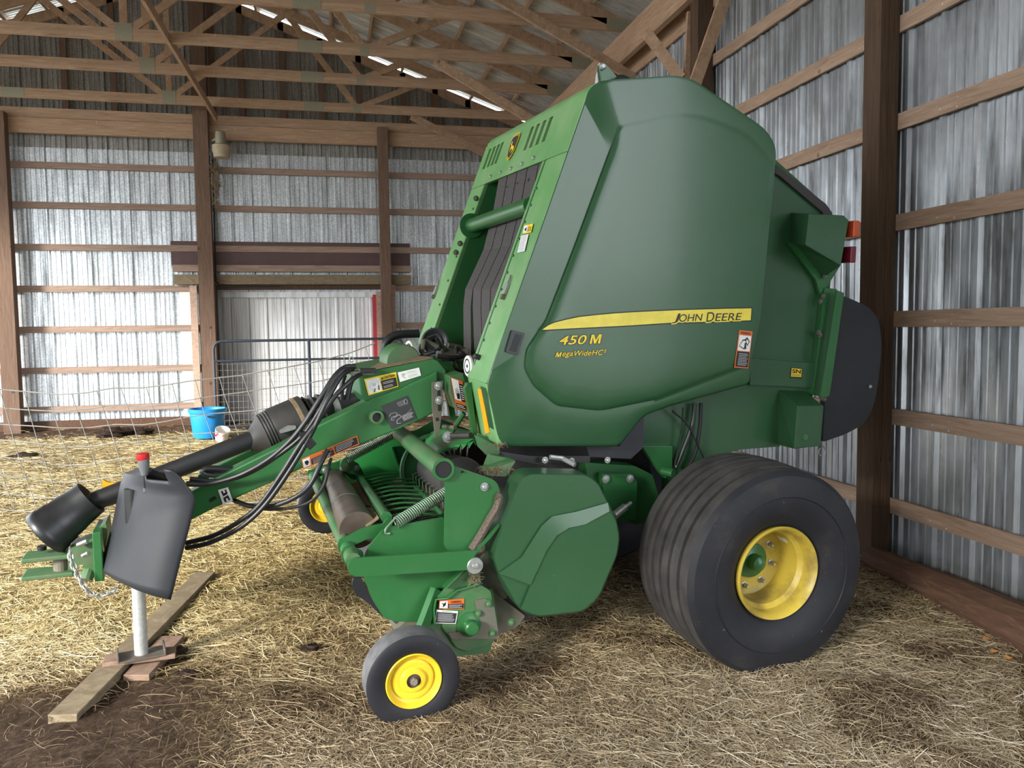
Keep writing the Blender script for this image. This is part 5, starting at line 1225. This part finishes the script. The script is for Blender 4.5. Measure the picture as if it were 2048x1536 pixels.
sticker('diagram_sticker', q, [('r', (0, 0, 1, 1), 'dark_label'), *[('s', [(.60+.055*k, .10), (.56+.055*k, .15), (.57+.055*k, .24), (.62+.055*k, .30)], .005, 'grey_text') for k in range(5)], ('s', [(.82, .12), (.88, .10), (.92, .17), (.90, .27), (.84, .30), (.80, .24), (.82, .12)], .006, 'grey_text'),
    ('s', [(.10, .50), (.20, .42), (.36, .44), (.42, .52), (.34, .58), (.18, .56), (.12, .66), (.22, .70)], .006, 'grey_text'), ('s', [(.20, .62), (.46, .58), (.50, .70), (.30, .76), (.26, .88), (.40, .92)], .008, 'grey_text'), ('s', [(.5, .78), (.95, .55)], .004, 'grey_text'), ('l', (.52, .66, .96, .90), 5, 'grey_text')], NA, tg)
q = [onbeam(*p) for p in ((603, 918), (714, 871), (719, 888), (606, 939))]
wd = [('r', (0, 0, 1, 1), 'orange'), ('r', (.015, .12, .14, .9), 'white'), ('p', [(.04, .35), (.09, .3), (.12, .55), (.08, .8), (.05, .6)], 'black'), ('r', (.16, .38, .56, .92), 'black'), ('r', (.58, .10, .98, .86), 'black'), ('l', (.18, .42, .54, .9), 4, 'grey_text'), ('l', (.60, .15, .96, .8), 4, 'grey_text'), ('t', 'WARNING', (.36, .08, .55, .30), 'black', 0, .02)]
sticker('warning_sticker', q, wd, NA, tg)
q = [onbeam(*p) for p in ((436, 980), (456, 974), (466, 1002), (446, 1009))]
sticker('tie_down_sticker', q, [('r', (0, 0, 1, 1), 'white'), ('p', [(.2, .15), (.38, .1), (.42, .32), (.6, .28), (.58, .1), (.75, .12), (.78, .42), (.28, .5)], 'black'), ('p', [(.25, .9), (.2, .6), (.75, .5), (.8, .85), (.65, .88), (.6, .66), (.42, .7), (.42, .9)], 'black')], NA, tg)
mk('slot', prism([onbeam(*p)+NA*.002 for p in rounded([(418, 1000), (430, 992), (434, 997), (421, 1005)], 2)], A*.002), 'black', tg)
cp = onbeam(751, 876-42)+A*.01; cp = onbeam(752, 833)
mkm('pivot_boss', [(lathe(cp, NA, [(.036, -.01), (.034, .03), (.024, .032), (.022, .0)], 24), 'green_dusty'), (lathe(cp, NA, [(0, .012), (.0225, .012)], 20), 'black')], tg, smooth=True)
for x, y in ((577, 941), (645, 943-50+27)): bolt(x, y, lus(onbeam(x, y))[2], tg, .008)
# driveline
def dl(x, y, s=1.25): return bp(x, y, s)
pa, pb = dl(188, 1003, 1.22), dl(512, 876, 1.24)
pt_ = mk('driveshaft_tube', tube([pa, pb], .047, 24), 'black_plastic', B, smooth=True); pt_['label'] = 'long black driveshaft guard tube'
mk('driveshaft_tube', tube([dl(160, 1012, 1.22), dl(262, 983, 1.22)], .040, 20), 'black_plastic', B, smooth=True)
ax_ = (dl(85, 1072, 1.2)-dl(178, 998, 1.22)); Lh = ax_.length; ax_.normalize(); bs = dl(178, 998, 1.22)
mk('guard_cone', lathe(bs, ax_, [(.05, .05), (.085, .03), (.088, -.01), (.092, -.012), (.094, .03), (.100, .09), (.101, .092), (.104, .15), (.109, .153), (.112, .20), (.117, .203), (.119, .245), (.114, .25), (.105, .2), (.09, .08), (.05, .07)], 40), 'black_plastic', B, smooth=True, sharp=60)['label'] = 'ribbed black driveshaft guard cone'
ax2 = (dl(600, 838, 1.28)-dl(512, 876, 1.25)).normalized(); b2 = dl(505, 882, 1.25)
mk('joint_guard', lathe(b2, ax2, [(.05, -.02), (.06, 0), (.095, .045), (.118, .06), (.122, .065), (.116, .07), (.122, .08), (.116, .085), (.124, .095), (.118, .10), (.126, .11), (.120, .115), (.126, .125), (.126, .30), (.120, .305), (.05, .31)], 40), 'dark_guard', B, smooth=True, sharp=50)['label'] = 'fat ribbed guard over the driveshaft joint'
mk('clamp_ring', lathe(b2+ax2*.25, ax2, [(.127, 0), (.129, .004), (.129, .02), (.127, .024)], 40), 'tan_dust', B)
mk('bellows', lathe(b2+ax2*.31, ax2, [(.05, 0), (.115, .01), (.09, .03), (.11, .045), (.085, .065), (.10, .08), (.08, .11), (.05, .14)], 36), 'dark_guard', B, smooth=True)
pc2, pd2 = dl(640, 826, 1.30), dl(735, 798, 1.32)
mk('driveshaft_tube', tube([pc2.lerp(pd2, .0), pc2.lerp(pd2, .42)], .055, 20), 'zinc', B, smooth=True)['label'] = 'silver section of driveshaft guard'
mk('driveshaft_tube', tube([pc2.lerp(pd2, .4), pd2], .058, 20), 'black_plastic', B, smooth=True)
lp = dl(568, 862, 1.10); mk('release_tab', prism([dl(x, y, 1.12) for x, y in rounded([(558, 861), (575, 851), (592, 851), (592, 858), (576, 863), (560, 867)], 3)], A*.01), 'steel', B)
mk('yellow_clip', prism([dl(x, y, 1.28) for x, y in ((205, 959), (216, 965), (240, 966), (242, 969), (209, 979), (204, 974))], A*.02), 'yellow_stripe', B)['label'] = 'yellow plastic clip'
# master shield (curved black rubber)
rowsL = [(282, 935), (250, 948), (243, 967), (227.5, 1043), (216, 1086), (206, 1118), (199, 1139)]
rowsR = [(345, 940), (362, 955), (389, 990), (391, 1004), (381, 1048), (362, 1120), (342, 1199)]
N_ = 16
def shieldpt(v, u_):
    i = min(int(v*6), 5); f = v*6-i
    lx, ly = [rowsL[i][k]*(1-f)+rowsL[i+1][k]*f for k in (0, 1)]; rx, ry = [rowsR[i][k]*(1-f)+rowsR[i+1][k]*f for k in (0, 1)]
    x = lx+(rx-lx)*u_; y = ly+(ry-ly)*u_
    y += 4*v*u_*(1-u_)*9
    s_ = .72+.37*(1-u_)**2.2
    return bp(x, y, s_)
vs, fs = [], []; R_ = 24
for i in range(R_+1):
    for j in range(N_+1): vs.append(shieldpt(i/R_, j/N_))
for i in range(R_):
    for j in range(N_):
        # notch at the top
        p = (i+.5)/R_, (j+.5)/N_
        if p[0] < .21 and .36 < p[1] < .78: continue
        fs.append((i*(N_+1)+j, i*(N_+1)+j+1, (i+1)*(N_+1)+j+1, (i+1)*(N_+1)+j))
ms = mk('hitch_shield', (vs, fs), 'black_rubber', B, smooth=True, solid=.010); ms['label'] = 'curved black rubber shield over the hitch'
mk('ring_clip', tube([bp(356+9*math.cos(a), 963+8*math.sin(a), .92) for a in np.linspace(0, 6.28, 16)], .003, 6), 'dirty_steel', B)
# jack
jt = bp(282, 1000, 1.02); l_, u_, _ = lus(jt)
f0 = onZ(283, 1310, .09); f0 = onZ(283, 1310, gzf((PLK[2][0].x+PLK[2][1].x)/2, (PLK[2][0].y+PLK[2][1].y)/2)+.069); dirj = V(0, 0, 1)
jk = thing  # noqa
jack = mk('jack_tube', tube([f0+V(0, 0, .005), f0+V(0, 0, .78)], .030, 24), 'galv_pipe', B, smooth=True); jack['label'] = 'galvanized jack leg'
mk('jack_tube', tube([f0+V(0, 0, .42), f0+V(0, 0, .80)], .042, 24), 'black_plastic', B, smooth=True)
bx = f0+V(0, 0, .0); ex = (onZ(320, 1305, .07)-onZ(248, 1318, .07)).normalized(); ey = V(-ex.y, ex.x, 0)
mkm('jack_foot', [(obox(bx+V(0, 0, .003), ex*.10, ey*.065, EZ*.004), 'foot_rust'), (obox(bx-ex*.10+V(0, 0, .016), ex*.004, ey*.065, EZ*.017), 'foot_rust'), (obox(bx+ex*.10+V(0, 0, .016), ex*.004, ey*.065, EZ*.017), 'foot_rust')], B, bevel=.002)
jh = mkm('crank_handle', [(lathe(bp(290, 950, .86), U-L*.05, [(.014, 0), (.022, .03), (.027, .085), (.026, .09)], 20, True), 'zinc_dark'), (lathe(bp(286.5, 920, .86), U-L*.05, [(.025, 0), (.028, .01), (.027, .03), (.0, .034)], 20), 'red'), (tube([bp(291, 975, .87), bp(290, 950, .86)], .008, 8), 'black'), (tube([bp(291, 985, .87), bp(291, 975, .88), bp(300, 965, .95)], .010, 8), 'black_plastic')], B, smooth=True)
jh['label'] = 'grey crank grip with red top'
mk('crank_gear', tube([bp(300, 950, 1.08), bp(345, 965, 1.0)], .03, 12), 'black_plastic', B)
# hitch clevis
hc = 1.20
for (yt, zc) in ((1108, 0), (1143, 0)):
    mk('clevis_plate', prism([bp(x, y, s) for x, y, s in ((58, yt+3, hc), (70, yt-4+3, hc), (140, yt-4, hc-.06), (140, yt-10, hc+.10), (66, yt-9, hc+.12))], -U*.022) if False else obox(bp(100, yt+2, 1.2), L*.11, A*.065, U*.011), 'green_dusty', B, bevel=.006)
mk('clevis_pin', lathe(bp(98-14, 1100, 1.2), U, [(.02, 0), (.02, .02)], 16, True), 'black', B)
mk('clevis_post', tube([bp(122, 1104, 1.2)-U*.0, bp(124, 1146, 1.2)], .036, 18), 'dirty_steel', B)
mk('hitch_block', prism([bp(x, y, 1.12) for x, y in rounded([(135, 1100), (165, 1088), (190, 1080), (192, 1060), (206, 1050), (212, 1045), (215, 1070), (205, 1135), (180, 1150), (172, 1140), (165, 1128), (136, 1142)], 4)], A*.16), 'green_dusty', B, bevel=.006)
mk('hitch_face', obox(bp(202, 1100, 1.15), L*.02, A*.11, U*.12), 'green_paint', B, bevel=.005)
mk('hitch_stub', tube([bp(172, 1160, 1.12), bp(180, 1135, 1.15)], .03, 12), 'green_dusty', B)
mkm('lock_pin', [(tube([bp(166, 1112, 1.08), bp(178, 1106, 1.06)], .012, 8), 'steel'), (tube([bp(156, 1090, 1.10), bp(175, 1082, 1.08)], .012, 8), 'steel')], B)
# safety chain
cpth = spline([bp(x, y, s) for x, y, s in ((140, 1098, 1.04), (142, 1118, 1.02), (150, 1140, 1.01), (160, 1160, 1.0), (172, 1178, .99), (186, 1189, .98), (203, 1191, .98), (222, 1184, .98), (236, 1173, 1.0))], 12)
dd = [0]
for i in range(1, len(cpth)): dd.append(dd[-1]+(cpth[i]-cpth[i-1]).length)
def along(t):
    t *= dd[-1]
    for i in range(1, len(dd)):
        if dd[i] >= t: f = (t-dd[i-1])/(dd[i]-dd[i-1]); return cpth[i-1].lerp(cpth[i], f), (cpth[i]-cpth[i-1]).normalized()
    return cpth[-1], (cpth[-1]-cpth[-2]).normalized()
nl = 15; chain = None
for i in range(nl):
    p, d = along((i+.5)/nl); sd = d.cross(A).normalized() if i % 2 else A; sd = (sd-d*sd.dot(d)).normalized(); ll = dd[-1]/nl*.5+.009
    lk_ = mk('chain_link', tube([p+d*(ll*math.cos(a))+sd*(.011*math.sin(a)) for a in np.linspace(0, 2*math.pi, 13)[:-1]], .0036, 6, closed=True), 'steel', B, smooth=True)
# hoses along the drawbar
H_ = [
 ([(372, 968, 1.0), (420, 967, 1.0), (480, 950, .96), (535, 920, .9), (580, 882, .86), (610, 845, .84), (645, 790, .84), (670, 752, .86), (690, 735, .88), (710, 733, .9)], .013),
 ([(380, 958, 1.02), (440, 962, 1.0), (500, 945, .95), (560, 908, .88), (606, 870, .84), (640, 820, .82), (662, 775, .84), (684, 742, .86), (706, 738, .9)], .012),
 ([(372, 1096, .95), (420, 1085, .9), (480, 1055, .85), (530, 1010, .82), (580, 940, .80), (620, 872, .80), (655, 800, .80), (680, 755, .84), (700, 740, .88)], .012),
 ([(372, 1086, .97), (430, 1070, .92), (490, 1035, .86), (525, 1003, .83), (565, 945, .81), (600, 890, .80), (634, 845, .80), (668, 795, .80), (700, 763, .82), (722, 748, .88), (745, 740, .92)], .012),
 ([(462, 998, 1.12), (500, 1012, .95), (545, 1012, .85), (590, 995, .8), (620, 970, .79), (640, 930, .80), (655, 900, .84)], .012),
 ([(470, 1004, 1.12), (530, 1018, .95), (590, 1014, .8), (625, 1000, .74), (648, 970, .74), (658, 930, .78), (662, 918, .86)], .008),
 ([(684, 800, .9), (685, 770, .9), (690, 750, .9)], .010), ([(694, 800, .9), (700, 770, .9), (708, 752, .9)], .014)]
for pts, r in H_:
    mk('hose', tube(spline([bp(*p) for p in pts], 8), r, 10), 'black_hose', B, smooth=True)
mk('hose_tie', obox(bp(617, 884, .81), (L+U*.9).normalized()*.022, A*.02, (U-L*.9).normalized()*.03), 'black', B, bevel=.003)
mk('hose_tie', obox(bp(608, 868, .82), L*.02, A*.02, U*.012), 'black', B)
mk('ring_hanger', tube([bp(703+4*math.cos(a), 719+5*math.sin(a), .93) for a in np.linspace(0, 6.28, 12)], .003, 6), 'zinc', B)
mkm('hose_clamp', [(obox(bp(722, 745, .90), L*.06, A*.03, U*.008), 'dirty_steel'), (obox(bp(735, 742, .9), L*.04, A*.03, U*.012), 'black')], B)
mk('hose_loop', tube(spline([bp(x, y, 1.1) for x, y in ((470, 943), (430, 951), (406, 946), (412, 938), (440, 938), (468, 940))], 6), .012, 8), 'black_hose', B, smooth=True)
mk('hose_loop', tube(spline([bp(x, y, 1.12) for x, y in ((480, 950), (440, 946), (408, 940), (420, 934), (480, 936))], 6), .008, 8), 'black_hose', B, smooth=True)
# pipe hoop behind the housing
mk('hose_hoop', tube(spline([bp(x, y, 1.75) for x, y in ((768, 728), (768, 705), (771, 688), (782, 675), (800, 669), (838, 667))], 6), .026, 12), 'black_hose', B, smooth=True)['label'] = 'thick dark pipe hoop'
# wiring bundle and lamp at the foot of the belts
mk('work_lamp', lathe(bp(871, 685, 1.5), (NA-L*.6+U*.3).normalized(), [(.02, -.05), (.07, -.02), (.085, .02), (.075, .022), (.03, -.01)], 28), 'black_plastic', B, smooth=True)
mk('sensor_box', obox(bp(905, 708, 1.2), L*.08, A*.07, U*.035), 'dirty_steel', B, bevel=.01)
mk('sensor_box', obox(bp(898, 694, 1.2), L*.03, A*.03, U*.018), 'zinc', B, bevel=.004)
r_ = np.random.RandomState(12)
wp = [[(845, 700), (850, 682), (868, 690), (890, 700), (880, 686)], [(848, 688), (862, 702), (880, 692), (872, 676)], [(875, 712), (900, 716), (925, 712), (912, 696), (905, 690)], [(910, 692), (914, 715), (920, 735), (935, 738)], [(845, 690), (842, 700), (850, 708), (870, 702)], [(905, 722), (912, 738), (930, 742), (950, 733)], [(895, 690), (920, 695), (932, 705), (920, 716)], [(855, 676), (875, 670), (885, 684), (878, 700)]]
for i, w0 in enumerate(wp): mk('cable', tube(spline([bp(x, y, 1.12+.05*math.sin(i*2+k)) for k, (x, y) in enumerate(w0)], 7), .009 if i % 2 else .013, 8), 'black_hose' if i % 3 else 'dirty_steel', B, smooth=True)
